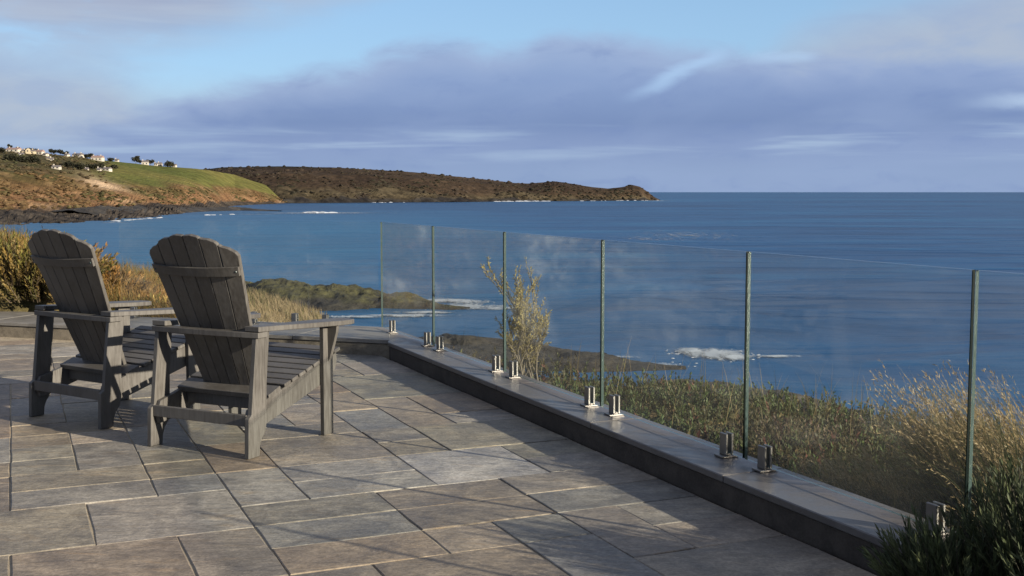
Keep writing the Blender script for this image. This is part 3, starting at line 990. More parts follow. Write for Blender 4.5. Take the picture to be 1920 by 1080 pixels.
def clip(poly, p0, nrm):
    out = []
    for k in range(len(poly)):
        A, B = np.array(poly[k]), np.array(poly[(k + 1) % len(poly)])
        da, db = (A - p0) @ nrm, (B - p0) @ nrm
        if da <= 0: out.append(tuple(A))
        if (da < 0 < db) or (db < 0 < da):
            t = da / (da - db); out.append(tuple(A + (B - A) * t))
    return out


p0 = np.array([BACK_P @ NV, BACK_P @ TV]); pnr = np.array([BNRM @ NV, BNRM @ TV])
n_sl = 0
for (i0, i1, j0, j1, col) in slabs:
    gap = 0.0035
    a0, a1, b0, b1 = ga(i0) + gap, ga(i1) - gap, gb(j0) + gap, gb(j1) - gap
    if n_sl > 290: break
    # bed for the shrubs by the sea kerb has no paving
    if a0 > 2.2 and b1 < 2.9: continue
    poly = []
    cs = [(a0, b0), (a1, b0), (a1, b1), (a0, b1)]
    for k in range(4):
        A, B = np.array(cs[k]), np.array(cs[(k + 1) % 4])
        m_ = max(2, int(np.hypot(*(B - A)) / 0.16))
        for q_ in range(m_):
            pt = A + (B - A) * q_ / m_
            poly.append(tuple(pt + rng.uniform(-0.003, 0.003, 2)))
    poly = clip(poly, p0 - pnr * 0.004, pnr)
    if len(poly) < 3: continue
    ar = 0.5 * abs(sum(poly[k][0] * poly[(k + 1) % len(poly)][1] - poly[(k + 1) % len(poly)][0] * poly[k][1] for k in range(len(poly))))
    if ar < 0.012: continue
    pc = np.mean(poly, 0)
    # leave out flags far from anything the camera or the glass could show
    if pc[1] < 1.2 or pc[0] < -3.6: continue
    bm = bmesh.new()
    top_z = rng.uniform(-0.0022, 0.0018); tl = rng.uniform(-0.004, 0.004, 2)
    def zt(pt): return top_z + (pt[0] - pc[0]) * tl[0] + (pt[1] - pc[1]) * tl[1]
    lo = [bm.verts.new((*W(*pt), -0.03)) for pt in poly]
    hi = [bm.verts.new((*W(*pt), zt(pt) - 0.0025)) for pt in poly]
    inn = [np.array(pt) + (pc - np.array(pt)) / max(1e-6, np.hypot(*(pc - np.array(pt)))) * 0.004 for pt in poly]
    tp = [bm.verts.new((*W(*pt), zt(pt))) for pt in inn]
    L_ = len(poly)
    bm.faces.new(tp)
    for k in range(L_):
        bm.faces.new((lo[k], lo[(k + 1) % L_], hi[(k + 1) % L_], hi[k])); bm.faces.new((hi[k], hi[(k + 1) % L_], tp[(k + 1) % L_], tp[k]))
    bmesh.ops.recalc_face_normals(bm, faces=bm.faces)
    o = bm_obj('paving_slab', bm, M_SLAB)
    o.parent = terrace
    o.matrix_parent_inverse = Matrix.Rotation(-AL, 4, 'Z')
    v_ = rng.uniform(0.91, 1.10); w_ = rng.uniform(-0.06, 0.06)
    col = tuple(0.72 * c_ + 0.28 * m_ for c_, m_ in zip(col, (0.210, 0.190, 0.160)))
    o.color = (col[0] * v_ * (1 + w_) * 0.95, col[1] * v_ * 0.90, col[2] * v_ * (1 - w_) * 0.85, 1)
    n_sl += 1


# ------------------------------------------------------------------ low kerb walls with coping stones
def AB(bm):
    """turn a mesh made in (a,b) axes into world axes"""
    bmesh.ops.rotate(bm, verts=bm.verts, cent=(0, 0, 0), matrix=Matrix.Rotation(AL, 3, 'Z'))
    return bm


KH = 0.13
pk = empty('kerb_wall', (*W(2.86, 5.5), 0))
tag(pk, 'low dark stone kerb with flat grey coping along the sea side', 'kerb wall')
INVP = lambda o, par: setattr(o, 'matrix_parent_inverse', Matrix.Translation(par.location).inverted())
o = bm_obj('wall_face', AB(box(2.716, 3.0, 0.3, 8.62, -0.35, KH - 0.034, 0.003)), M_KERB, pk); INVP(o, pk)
cb_ = [0.3, 1.5, 2.7, 3.95, 5.15, 6.4, 7.6, 8.62]
for q_ in range(len(cb_) - 1):
    dz = rng.uniform(-0.001, 0.001)
    far_end = cb_[q_ + 1] - 0.003
    if q_ == len(cb_) - 2:
        # last coping is cut on the skew where the two kerbs meet
        bm = prism([(2.704, cb_[q_] + 0.003), (3.02, cb_[q_] + 0.003), (3.02, 9.525), (2.704, 8.62)], 'z', KH - 0.032, KH + dz, 0.004)
    else:
        bm = box(2.704, 3.02, cb_[q_] + 0.003, far_end, KH - 0.032, KH + dz, 0.004)
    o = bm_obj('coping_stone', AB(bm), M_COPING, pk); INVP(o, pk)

# back kerb: built along its own axes, u to the left, v outward
kb_ = empty('kerb_wall', (BACK_P[0], BACK_P[1], 0), math.atan2(BDIR[1], BDIR[0]))
tag(kb_, 'sunlit stone kerb across the far end behind the two chairs', 'kerb wall')
# in this frame +x runs left along the kerb and -y is outward
bm_obj('wall_face', prism([(0.02, 0.004), (9.0, 0.004), (9.0, -0.76), (0.375, -0.76)], 'z', -0.35, KH - 0.034, 0.003), M_KERB_SUNLIT, kb_)
us = [-0.02, 0.9, 2.0, 3.0, 4.1, 5.2, 6.3, 7.4, 9.0]
for q_ in range(len(us) - 1):
    if q_ == 0:
        prof = [(0.012, 0.016), (us[1] - 0.003, 0.016), (us[1] - 0.003, -0.78), (0.376, -0.78)]
    else:
        prof = [(us[q_] + 0.003, 0.016), (us[q_ + 1] - 0.003, 0.016), (us[q_ + 1] - 0.003, -0.78), (us[q_] + 0.003, -0.78)]
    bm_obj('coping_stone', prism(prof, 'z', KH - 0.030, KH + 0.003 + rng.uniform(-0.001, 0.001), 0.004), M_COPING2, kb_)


# ------------------------------------------------------------------ frameless glass balustrades
GT, GLASS_TOP, GLASS_BOT = 0.015, 1.063, KH + 0.022


def pane(x0, x1, parent, faint=False):
    """x runs along the balustrade away from the camera, y across; near end coloured dark, far end coloured as sunlit"""
    V = [(x0, -GT / 2, GLASS_BOT), (x1, -GT / 2, GLASS_BOT), (x1, GT / 2, GLASS_BOT), (x0, GT / 2, GLASS_BOT),
         (x0, -GT / 2, GLASS_TOP), (x1, -GT / 2, GLASS_TOP), (x1, GT / 2, GLASS_TOP), (x0, GT / 2, GLASS_TOP)]
    F = [(0, 1, 5, 4), (2, 3, 7, 6), (3, 0, 4, 7), (1, 2, 6, 5), (4, 5, 6, 7), (1, 0, 3, 2)]
    return mesh_np('glass_pane', V, F, [M_GLASS, M_EDGE_DARK, M_EDGE_SUNLIT, M_EDGE_TOP], None, False, parent, [0, 0, 0, 0, 0, 0] if faint else [0, 0, 1, 2, 3, 3])


def spigot(x, parent):
    e = empty('spigot')
    e.parent = parent
    e.location = (x, 0, KH + 0.001)
    bm_obj('base_plate', box(-0.032, 0.032, -0.045, 0.045, 0.0, 0.010, 0.002), M_STEEL, e)
    for s in (-1, 1):
        y0 = s * (GT / 2 + 0.0015); y1 = s * (GT / 2 + 0.0135)
        bm_obj('clamp_plate', box(-0.026, 0.026, min(y0, y1), max(y0, y1), 0.0101, 0.108, 0.0025), M_STEEL, e)
    bm_obj('clamp_block', box(-0.026, 0.026, -GT / 2 - 0.001, GT / 2 + 0.001, 0.0102, 0.020, 0.001), M_STEEL, e)
    return e


GA = 2.915
joints = [0.2, 1.51, 2.82, 4.09, 5.42, 6.76, 8.13, 9.45]
bal = empty('glass_balustrade', (*W(GA, 0), 0), math.atan2(TV[1], TV[0]))
tag(bal, 'frameless glass balustrade on steel clamps along the sea kerb', 'glass balustrade')
for q_ in range(len(joints) - 1):
    x0, x1 = joints[q_] + 0.008, joints[q_ + 1] - (0.008 if q_ < len(joints) - 2 else 0.0)
    pane(x0, x1, bal)
    for x in (x0 + 0.135, x1 - (0.135 if q_ < len(joints) - 2 else 0.29)):
        spigot(x, bal)
cx_, cy_ = W(GA, 9.45)
bal2 = empty('glass_balustrade', (cx_ + BDIR[0] * 0.02, cy_ + BDIR[1] * 0.02, 0), math.atan2(BDIR[1], BDIR[0]))
tag(bal2, 'glass balustrade turning off across the far end behind the near chair', 'glass balustrade')
js = [0.012, 0.70, 1.40, 2.70]
for q_ in range(len(js) - 1):
    pane(js[q_] + 0.004, js[q_ + 1] - 0.004, bal2, True)
    if q_ > 0:
        for x in (js[q_] + 0.14, js[q_ + 1] - 0.14): spigot(x, bal2)
    else:
        spigot(js[q_] + 0.52, bal2)


# ------------------------------------------------------------------ slatted garden chairs
def make_chair(loc, rz, label):
    ch = empty('garden_chair', loc, rz)
    tag(ch, label, 'chair', 'two matching chairs on the terrace')
    wd = M_WOOD
    HWD = 0.335
    TH = 0.027
    B = 0.0022
    for s in (-1, 1):
        x0, x1 = sorted((s * HWD, s * (HWD - TH)))
        rear = [(0.0, 0.0), (0.085, 0.0), (0.090, 0.05), (0.105, 0.085), (0.132, 0.115), (0.142, 0.150), (0.146, 0.25), (0.150, 0.36), (0.178, 0.6225), (0.078, 0.6225), (0.030, 0.215), (0.008, 0.200)]
        bm_obj('leg', prism(rear, 'x', x0, x1, B), wd, ch)
        front = [(0.628, 0.0), (0.712, 0.0), (0.716, 0.5955), (0.630, 0.5995)]
        bm_obj('leg', prism(front, 'x', x0, x1, B), wd, ch)
        xi0, xi1 = sorted((s * (HWD - TH - 0.0015), s * (HWD - 2 * TH)))
        rail = [(0.042, 0.118), (0.12, 0.128), (0.45, 0.222), (0.70, 0.292), (0.775, 0.345), (0.79, 0.395), (0.782, 0.432), (0.70, 0.412), (0.12, 0.252), (0.05, 0.235), (0.030, 0.18)]
        bm_obj('side_rail', prism(rail, 'x', xi0, xi1, B), wd, ch)
        # arm: broad paddle, its outer edge swelling to the front
        arm = [(0.262, 0.150), (0.255, 0.32), (0.248, 0.52), (0.246, 0.72), (0.258, 0.82), (0.285, 0.868), (0.33, 0.878), (0.378, 0.860), (0.402, 0.80), (0.404, 0.70), (0.390, 0.52), (0.366, 0.32), (0.352, 0.15), (0.352, 0.075), (0.262, 0.075)]
        arm = [(s * u, v) for u, v in arm]
        bm = prism(arm, 'z', 0.6235, 0.6500, 0.003)
        for v in bm.verts: v.co.z -= 0.034 * (v.co.y - 0.12) / 0.75
        bm_obj('armrest', bm, wd, ch)
        br = [(s * (HWD + 0.0012), 0.40), (s * (HWD + 0.0012), 0.596), (s * 0.396, 0.596), (s * 0.392, 0.565), (s * 0.372, 0.50), (s * 0.348, 0.42)]
        bm_obj('arm_bracket', prism(br, 'y', 0.668, 0.690, 0.0015), wd, ch)
    bm_obj('rear_rail', box(-HWD + TH + 0.001, HWD - TH - 0.001, 0.020, 0.042, 0.157, 0.2145, B), wd, ch)
    bm_obj('front_apron', box(-0.279, 0.279, 0.735, 0.757, 0.285, 0.385, B), wd, ch)
    # seat slats follow the side rails
    sl = 0.16 / 0.58
    ang = math.atan(sl)
    k = 0
    y = 0.345
    while y < 0.80:
        bm = box(-0.318 if not (0.60 < y < 0.74) else -0.3065, 0.318 if not (0.60 < y < 0.74) else 0.3065, -0.0275, 0.0275, 0.0, 0.019, 0.003)
        bmesh.ops.rotate(bm, verts=bm.verts, cent=(0, 0, 0), matrix=Matrix.Rotation(ang, 3, 'X'))
        zc = 0.2535 + (y - 0.12) * sl + 0.002
        bmesh.ops.translate(bm, verts=bm.verts, vec=(0, y, zc))
        bm_obj('seat_slat', bm, wd, ch)
        y += 0.0625
    # shelf rail at the foot of the back, between the side rails
    bm = prism([(0.205, 0.262), (0.300, 0.296), (0.292, 0.322), (0.197, 0.288)], 'x', -0.306, 0.306, B)
    bm_obj('lower_back_rail', bm, wd, ch)
    bm_obj('lower_back_rail', prism([(0.240, 0.196), (0.262, 0.202), (0.262, 0.272), (0.240, 0.266)], 'x', -0.279, 0.279, B), wd, ch)
    # fan back of six boards, slightly dished
    NB, LB = 6, 0.926
    lean = math.radians(21.3)
    y_b, z_b = 0.318, 0.262
    up = Vector((0, -math.sin(lean), math.cos(lean)))
    outn = Vector((0, -math.cos(lean), -math.sin(lean)))       # towards the rear
    wb, wt, tb = 0.185, 0.292, 0.021

    def dish(u):
        return 0.034 * (1 - u * u)

    def back_pt(u, s_, off):
        half = wb + (wt - wb) * min(s_ / 0.80, 1.0)
        return Vector((u * half, y_b, z_b)) + up * s_ + outn * (dish(u) * (0.3 + 0.7 * s_ / LB) + off)

    for q_ in range(NB):
        u0 = -1 + 2 * q_ / NB + 0.008; u1 = -1 + 2 * (q_ + 1) / NB - 0.008
        bm = bmesh.new()
        ss = [0, 0.3, 0.6]
        def tops(u): return LB - 0.118 * abs(u) ** 2.1
        rows = []
        for s_ in ss:
            rows.append([(u0, s_), (u1, s_)])
        um = 0.5 * (u0 + u1)
        e0, e1, em = tops(u0) - 0.004, tops(u1) - 0.004, tops(um) + 0.003
        base_top = min(e0, e1) - 0.02
        rows.append([(u0, base_top), (u1, base_top)])
        outl = [r[0] for r in rows] + [(u0, e0), (u0 + (u1 - u0) * 0.12, e0 + (em - e0) * 0.45), (um, em), (u1 - (u1 - u0) * 0.12, e1 + (em - e1) * 0.45), (u1, e1)] + [r[1] for r in rows[::-1]]
        fr = [bm.verts.new(back_pt(u, s_, 0)) for u, s_ in outl]
        bk = [bm.verts.new(back_pt(u, s_, tb)) for u, s_ in outl]
        nO = len(outl)
        # fill front and back in strips so that the dish does not fold oddly
        for side in (fr, bk):
            for r_ in range(3):
                bm.faces.new((side[r_], side[r_ + 1], side[nO - 2 - r_], side[nO - 1 - r_]))
            bm.faces.new(side[3:nO - 3])
        for r_ in range(nO):
            bm.faces.new((fr[r_], fr[(r_ + 1) % nO], bk[(r_ + 1) % nO], bk[r_]))
        bmesh.ops.recalc_face_normals(bm, faces=bm.faces)
        bmesh.ops.bevel(bm, geom=[e for e in bm.edges if e.calc_face_angle(0) > 0.9], offset=0.002, segments=1, affect='EDGES')
        bm_obj('back_slat', bm, wd, ch)

    def batten(s0, s1, off0, off1, half_u, name):
        bm = bmesh.new()
        n_ = 13
        ring = []
        for k_ in range(n_):
            u = -half_u + 2 * half_u * k_ / (n_ - 1)
            ring.append([bm.verts.new(back_pt(u, s_, of)) for s_, of in ((s0, off0), (s1, off0), (s1, off1), (s0, off1))])
        for k_ in range(n_ - 1):
            for c_ in range(4):
                bm.faces.new((ring[k_][c_], ring[k_][(c_ + 1) % 4], ring[k_ + 1][(c_ + 1) % 4], ring[k_ + 1][c_]))
        bm.faces.new(ring[0]); bm.faces.new(ring[-1][::-1])
        bmesh.ops.recalc_face_normals(bm, faces=bm.faces)
        return bm_obj(name, bm, wd, ch)
    bt = batten(0.705, 0.752, tb + 0.001, tb + 0.014, 0.985, 'back_batten')
    for u in (-0.93, 0.93):
        c_ = back_pt(u, 0.728, tb + 0.0145)
        bm = bmesh.new()
        bmesh.ops.create_cone(bm, cap_ends=True, segments=8, radius1=0.006, radius2=0.005, depth=0.003)
        bmesh.ops.rotate(bm, verts=bm.verts, cent=(0, 0, 0), matrix=outn.to_track_quat('Z', 'Y').to_matrix())
        bmesh.ops.translate(bm, verts=bm.verts, vec=c_)
        bm_obj('screw', bm, M_EDGE_TOP, bt)
    # bowed rail joining the two arms behind the back
    outer, inner = [], []
    for k_ in range(15):
        u = -1 + 2 * k_ / 14
        bow = 0.040 * (1 - u * u)
        outer.append((u * 0.352, 0.070 - bow * 0.35)); inner.append((u * 0.352, 0.150 - bow * 0.9))
    bm = prism(outer + inner[::-1], 'z', 0.5950, 0.6226, 0.002)
    bm_obj('arm_rail', bm, wd, ch)
    return ch


make_chair((-1.600, 5.672, 0.002), math.radians(-26.8), 'weathered grey slatted garden chair, the nearer and fuller in view of the two')
make_chair((-2.568, 6.420, 0.002), math.radians(-33.5), 'weathered grey slatted garden chair by the grassy bank, partly behind the other chair')

# ------------------------------------------------------------------ plants
def unit(v):
    return v / np.maximum(np.linalg.norm(v, axis=-1, keepdims=True), 1e-9)


def blades(base, length, width, lean_dir, lean0, lean1, col0, col1, seg=4):
    """curved tapering blades; lean angles from the upright at foot and tip"""
    n = len(base)
    base = np.asarray(base, float); length = np.asarray(length)[:, None]
    d = np.stack([np.cos(lean_dir), np.sin(lean_dir), np.zeros(n)], -1)
    side = np.stack([-np.sin(lean_dir + rng.uniform(-1.2, 1.2, n)), np.cos(lean_dir), np.zeros(n)], -1)
    side = unit(side)
    pts = [base]
    for k_ in range(seg):
        a = lean0 + (lean1 - lean0) * ((k_ + 0.5) / seg) ** 1.2
        pts.append(pts[-1] + (d * np.sin(a)[:, None] + np.array([0, 0, 1]) * np.cos(a)[:, None]) * length / seg)
    V, C = [], []
    for k_ in range(seg + 1):
        t = k_ / seg
        w = np.asarray(width)[:, None] * (1 - t) ** 0.7 * (0.6 + 0.4 * min(1, 3 * t)) + 0.0004
        V += [pts[k_] - side * w * 0.5, pts[k_] + side * w * 0.5]
        c = col0 * (1 - t) + col1 * t
        C += [c, c]
    V = np.stack(V, 1); C = np.stack(C, 1)
    nv = 2 * (seg + 1)
    f = np.array([[2 * k_, 2 * k_ + 1, 2 * k_ + 3, 2 * k_ + 2] for k_ in range(seg)])
    F = f[None] + (np.arange(n) * nv)[:, None, None]
    return V.reshape(-1, 3), F.reshape(-1, 4), C.reshape(-1, 3), pts[-1]


def leaves(cen, dirv, length, width, col, cup=0.0):
    """pointed leaves, four corners each, starting at cen and pointing along dirv"""
    n = len(cen)
    dirv = unit(np.asarray(dirv, float))
    ref = unit(rng.normal(size=(n, 3)))
    side = unit(np.cross(dirv, ref))
    L = np.asarray(length)[:, None]; Wd = np.asarray(width)[:, None]
    a = cen; b = cen + dirv * L * 0.45 + side * Wd * 0.5; c = cen + dirv * L; d = cen + dirv * L * 0.45 - side * Wd * 0.5
    V = np.stack([a, b, c, d], 1).reshape(-1, 3)
    F = (np.arange(n) * 4)[:, None] + np.array([0, 1, 2, 3])
    return V, F, np.repeat(col, 4, 0)


def shoots(base, tip_dir, height, n_leaf, leaf_l, leaf_w, col_lo, col_hi, spread=0.8, bend=0.25, start=0.15):
    """leafy upright shoots: narrow leaves all the way up a stem"""
    n = len(base)
    tip_dir = unit(tip_dir)
    t = np.linspace(start, 1, n_leaf)[None, :] * np.ones((n, 1)) + rng.uniform(-0.5, 0.5, (n, n_leaf)) / n_leaf
    t = np.clip(t, 0, 1)
    H_ = np.asarray(height)[:, None]
    bnd = unit(rng.normal(size=(n, 3)) * np.array([1, 1, 0.2]))[:, None, :] * bend
    pos = base[:, None, :] + tip_dir[:, None, :] * (H_ * t)[..., None] + bnd * (H_ * t ** 2)[..., None] * 0.5
    rad = rng.normal(size=(n, n_leaf, 3)); rad -= (rad * tip_dir[:, None, :]).sum(-1, keepdims=True) * tip_dir[:, None, :]
    rad = unit(rad)
    spr = spread * (1.15 - 0.75 * t)[..., None]
    dirs = tip_dir[:, None, :] + rad * spr + bnd * t[..., None]
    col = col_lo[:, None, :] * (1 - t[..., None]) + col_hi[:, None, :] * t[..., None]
    col = col * rng.uniform(0.7, 1.3, (n, n_leaf, 1))
    ll = leaf_l * rng.uniform(0.7, 1.3, (n, n_leaf)); lw = leaf_w * rng.uniform(0.8, 1.2, (n, n_leaf))
    return leaves(pos.reshape(-1, 3), dirs.reshape(-1, 3), ll.ravel(), lw.ravel(), col.reshape(-1, 3))


def tube(p0, p1, r0, r1, sides=5):
    p0 = np.asarray(p0, float); p1 = np.asarray(p1, float)
    n = len(p0)
    d = unit(p1 - p0)
    ref = np.where(np.abs(d[:, 2:3]) > 0.9, np.array([[1.0, 0, 0]]), np.array([[0, 0, 1.0]]))
    u = unit(np.cross(d, ref)); v = np.cross(d, u)
    V = []
    for p, r in ((p0, r0), (p1, r1)):
        for k_ in range(sides):
            a = 2 * math.pi * k_ / sides
            V.append(p + (u * math.cos(a) + v * math.sin(a)) * np.asarray(r)[:, None])
    V = np.stack(V, 1)
    f = np.array([[k_, (k_ + 1) % sides, sides + (k_ + 1) % sides, sides + k_] for k_ in range(sides)])
    F = f[None] + (np.arange(n) * 2 * sides)[:, None, None]
    return V.reshape(-1, 3), F.reshape(-1, 4)


def pal(n, *cols, jitter=0.25):
    idx = rng.integers(0, len(cols), n)
    c = np.array(cols)[idx]
    return c * rng.uniform(1 - jitter, 1 + jitter, (n, 1))


# --- low mixed shrubs covering the bank beyond the glass
def scatter_ab(n, a0, a1, b0, b1):
    a = rng.uniform(a0, a1, n); b = rng.uniform(b0, b1, n)
    x = NV[0] * a + TV[0] * b; y = NV[1] * a + TV[1] * b
    return x, y


parts = []
n = 7200
a = 3.06 + rng.uniform(0, 1, n) ** 1.15 * 4.6
b = rng.uniform(1.5, 12.0, n)
x = NV[0] * a + TV[0] * b; y = NV[1] * a + TV[1] * b
keep = np.ones(n, bool)
z = ground(x, y)
clump = fbm(x * 0.9, y * 0.9, 201); cl2 = fbm(x * 2.4, y * 2.4, 203)
# height of the cover: kept low so that the water shows over it
far_gain = np.clip((b - 3) / 7, 0, 1)
hgt = (0.15 + 0.18 * np.clip(0.5 + clump, 0, 1) + 0.10 * np.clip(cl2, 0, 1)) * np.interp(a, [3.0, 3.3, 4.0, 6.0, 8], [0.6, 0.8, 1.15, 1.2, 0.9])
hgt *= rng.uniform(0.6, 1.2, n) * np.interp(b, [2.5, 6, 10], [0.95, 0.8, 0.62])
hue = fbm(x * 0.55, y * 0.55, 205)
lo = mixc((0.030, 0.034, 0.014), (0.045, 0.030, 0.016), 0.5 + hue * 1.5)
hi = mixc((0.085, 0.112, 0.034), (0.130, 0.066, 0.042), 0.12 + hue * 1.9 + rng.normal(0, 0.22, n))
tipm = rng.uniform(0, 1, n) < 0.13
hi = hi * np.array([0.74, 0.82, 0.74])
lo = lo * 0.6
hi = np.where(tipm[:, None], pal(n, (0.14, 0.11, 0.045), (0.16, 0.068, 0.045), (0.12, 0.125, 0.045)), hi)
td = np.stack([rng.normal(-0.10, 0.28, n), rng.normal(0.05, 0.28, n), np.ones(n)], -1)
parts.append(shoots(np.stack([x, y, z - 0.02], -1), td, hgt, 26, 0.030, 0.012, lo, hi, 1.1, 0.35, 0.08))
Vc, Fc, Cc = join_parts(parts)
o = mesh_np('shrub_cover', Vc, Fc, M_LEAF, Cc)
tag(o, 'low green and russet shrubs covering the bank beyond the glass', 'shrubs', kind='stuff')
# thin dry stalks standing out of the cover
n = 420
x, y = scatter_ab(n, 3.4, 6.0, 2.5, 11.5)
z = ground(x, y)
Vg, Fg, Cg, _ = blades(np.stack([x, y, z], -1), rng.uniform(0.25, 0.5, n), np.full(n, 0.005), rng.uniform(0, 6.28, n), rng.uniform(0, 0.2, n), rng.uniform(0.2, 0.8, n),
                       pal(n, (0.10, 0.09, 0.035)), pal(n, (0.28, 0.20, 0.09), (0.20, 0.15, 0.07)), 4)
o = mesh_np('dry_stalks', Vg, Fg, M_GRASS, Cg)
tag(o, 'thin dry grass stalks among the low shrubs', 'grass', kind='stuff')


# --- tall slender shrub showing through the fourth pane from the right
def slender_shrub(base, height, label):
    root = empty('slender_shrub', base)
    tag(root, label, 'shrub')
    segs0, segs1, r0, r1 = [], [], [], []
    tips = []
    lc, ld, lt = [], [], []

    def grow(p, d, L, r, depth):
        steps = 4
        for s_ in range(steps):
            d2 = d + Vector((rng.normal(0, 0.13), rng.normal(0, 0.13), rng.normal(0.05, 0.07)))
            d2.normalize()
            p2 = p + d2 * (L / steps)
            segs0.append(p[:]); segs1.append(p2[:]); r0.append(r * (1 - s_ / steps * 0.5)); r1.append(r * (1 - (s_ + 1) / steps * 0.5))
            if depth >= 1 and s_ >= 1:
                for _ in range(8 if depth == 2 else 6):
                    f = rng.uniform()
                    lc.append((p.lerp(p2, f))[:]); ld.append((d2 * 0.9 + Vector(rng.normal(0, 0.55, 3)))[:]); lt.append(p2.z)
            if depth < 2 and s_ >= 1:
                for _ in range(2 if depth == 0 else 2):
                    bd = d2 + Vector((rng.normal(0, 0.36), rng.normal(0, 0.36), rng.uniform(0.1, 0.6)))
                    bd.normalize()
                    grow(p2, bd, L * rng.uniform(0.42, 0.62), r * 0.55, depth + 1)
            p, d = p2, d2
    for _ in range(8):
        d = Vector((rng.normal(-0.06, 0.12), rng.normal(0, 0.12), 1.0)); d.normalize()
        grow(Vector((rng.normal(0, 0.06), rng.normal(0, 0.06), -0.05)), d, height * rng.uniform(0.55, 0.9) * (1.1 if d.x < -0.05 else 0.8), 0.009, 0)
    Vt, Ft = tube(segs0, segs1, r0, r1, 4)
    mesh_np('stem', Vt, Ft, M_STEM, np.tile(np.array([[0.10, 0.085, 0.06]]), (len(Vt), 1)), True, root)
    lc = np.array(lc); ld = np.array(ld)
    hz = np.clip(lc[:, 2] / height, 0, 1)
    col = mixc((0.14, 0.12, 0.055), (0.33, 0.27, 0.085), hz * 1.1) * rng.uniform(0.65, 1.3, (len(lc), 1))
    Vl, Fl, Cl = leaves(lc, ld, rng.uniform(0.016, 0.036, len(lc)), rng.uniform(0.004, 0.008, len(lc)), col)
    mesh_np('foliage', Vl, Fl, M_LEAF, Cl, False, root)
    return root


bx_, by_ = 0.12, 8.4
slender_shrub((bx_, by_, float(ground(bx_, by_))), 0.62, 'tall slender yellow green shrub rising through the middle glass panels')


# --- arching grass clumps on the right
def grass_clump(x, y, z, nb, length, lean_az, label, plume=0.5, rad=0.28):
    root = empty('ornamental_grass', (x, y, z))
    tag(root, label, 'grass clump', 'arching grasses beyond the glass')
    ang = rng.uniform(0, 6.283, nb); rr = rad * np.sqrt(rng.uniform(0, 1, nb))
    base = np.stack([np.cos(ang) * rr, np.sin(ang) * rr, np.zeros(nb) - 0.03], -1)
    # wind from the land side lays the blades over one way
    ld = np.where(rng.uniform(0, 1, nb) < 0.62, lean_az + rng.normal(0, 0.6, nb), ang + rng.normal(0, 0.4, nb))
    L = length * rng.uniform(0.45, 1.1, nb)
    c0 = pal(nb, (0.030, 0.042, 0.013), (0.038, 0.046, 0.016), (0.026, 0.032, 0.013))  # dark green feet, with shade low in the clump put into the colour
    c1 = pal(nb, (0.072, 0.084, 0.022), (0.15, 0.120, 0.042), (0.055, 0.070, 0.020), (0.080, 0.084, 0.024))
    Vb, Fb, Cb, tips = blades(base, L, rng.uniform(0.004, 0.009, nb), ld, rng.uniform(0.0, 0.35, nb), rng.uniform(0.5, 1.6, nb), c0, c1, 6)
    mesh_np('blades', Vb, Fb, M_GRASS, Cb, False, root)
    npl = int(nb * plume)
    sel = rng.choice(nb, npl, replace=False)
    ldp = lean_az + rng.normal(0, 0.42, npl)
    cp0 = pal(npl, (0.14, 0.11, 0.04)); cp1 = pal(npl, (0.34, 0.24, 0.10), (0.30, 0.22, 0.11), (0.38, 0.29, 0.15))
    Vp, Fp, Cp, tip = blades(base[sel], length * rng.uniform(0.85, 1.25, npl), np.full(npl, 0.0028), ldp, rng.uniform(0.0, 0.30, npl), rng.uniform(0.55, 1.35, npl), cp0, cp1, 6)
    mesh_np('stalks', Vp, Fp, M_GRASS, Cp, False, root)
    # feathery heads near the tips
    Vs = Vp.reshape(npl, 14, 3)
    k_ = 22
    tt = rng.uniform(0.55, 1.0, (npl, k_)) * 6
    i_ = np.minimum(tt.astype(int), 5); f_ = (tt - i_)[..., None]
    ctr = 0.5 * (Vs[:, 0::2] + Vs[:, 1::2])
    P = np.take_along_axis(ctr, i_[..., None].repeat(3, -1), 1) * (1 - f_) + np.take_along_axis(ctr, (i_ + 1)[..., None].repeat(3, -1), 1) * f_
    D = unit(ctr[:, 6] - ctr[:, 4])[:, None, :] + rng.normal(0, 0.35, (npl, k_, 3))
    col = pal(npl * k_, (0.36, 0.27, 0.13), (0.30, 0.21, 0.09), (0.42, 0.33, 0.19))
    Vl, Fl, Cl = leaves(P.reshape(-1, 3), D.reshape(-1, 3), rng.uniform(0.012, 0.026, npl * k_), rng.uniform(0.002, 0.004, npl * k_), col)
    mesh_np('seed_heads', Vl, Fl, M_GRASS, Cl, False, root)
    return root


def ab_xyz(a, b, dz=0.0):
    x, y = W(a, b)
    return x, y, float(ground(x, y)) + dz


WL = math.radians(165)
x, y, z = ab_xyz(3.72, 3.30); grass_clump(x, y, z, 3600, 0.72, WL, 'tall golden plumed grass arching over beside the last upright glass joint', 0.17, 0.26)
x, y, z = ab_xyz(3.95, 2.55); grass_clump(x, y, z, 2200, 0.52, WL, 'golden topped grass at the right edge past the last glass joint', 0.3, 0.36)
x, y, z = ab_xyz(3.40, 2.75); grass_clump(x, y, z, 1500, 0.42, WL, 'short green grass tuft close behind the coping at the right', 0.15, 0.26)
x, y, z = ab_xyz(3.42, 3.75); grass_clump(x, y, z, 1500, 0.40, WL, 'green grass tuft left of the tall plumed grass', 0.15, 0.28)
x, y, z = ab_xyz(4.75, 3.1); grass_clump(x, y, z, 1200, 0.48, WL, 'golden grass behind the tall plumed clump towards the sea', 0.3, 0.36)


# --- narrow leaved bushes in the corner bed by the kerb
bed = bm_obj('planting_bed', AB(box(2.215, 2.714, 0.3, 2.86, -0.3, 0.012, 0.004)), M_SOIL)
tag(bed, 'dark soil bed at the foot of the kerb', kind='structure')


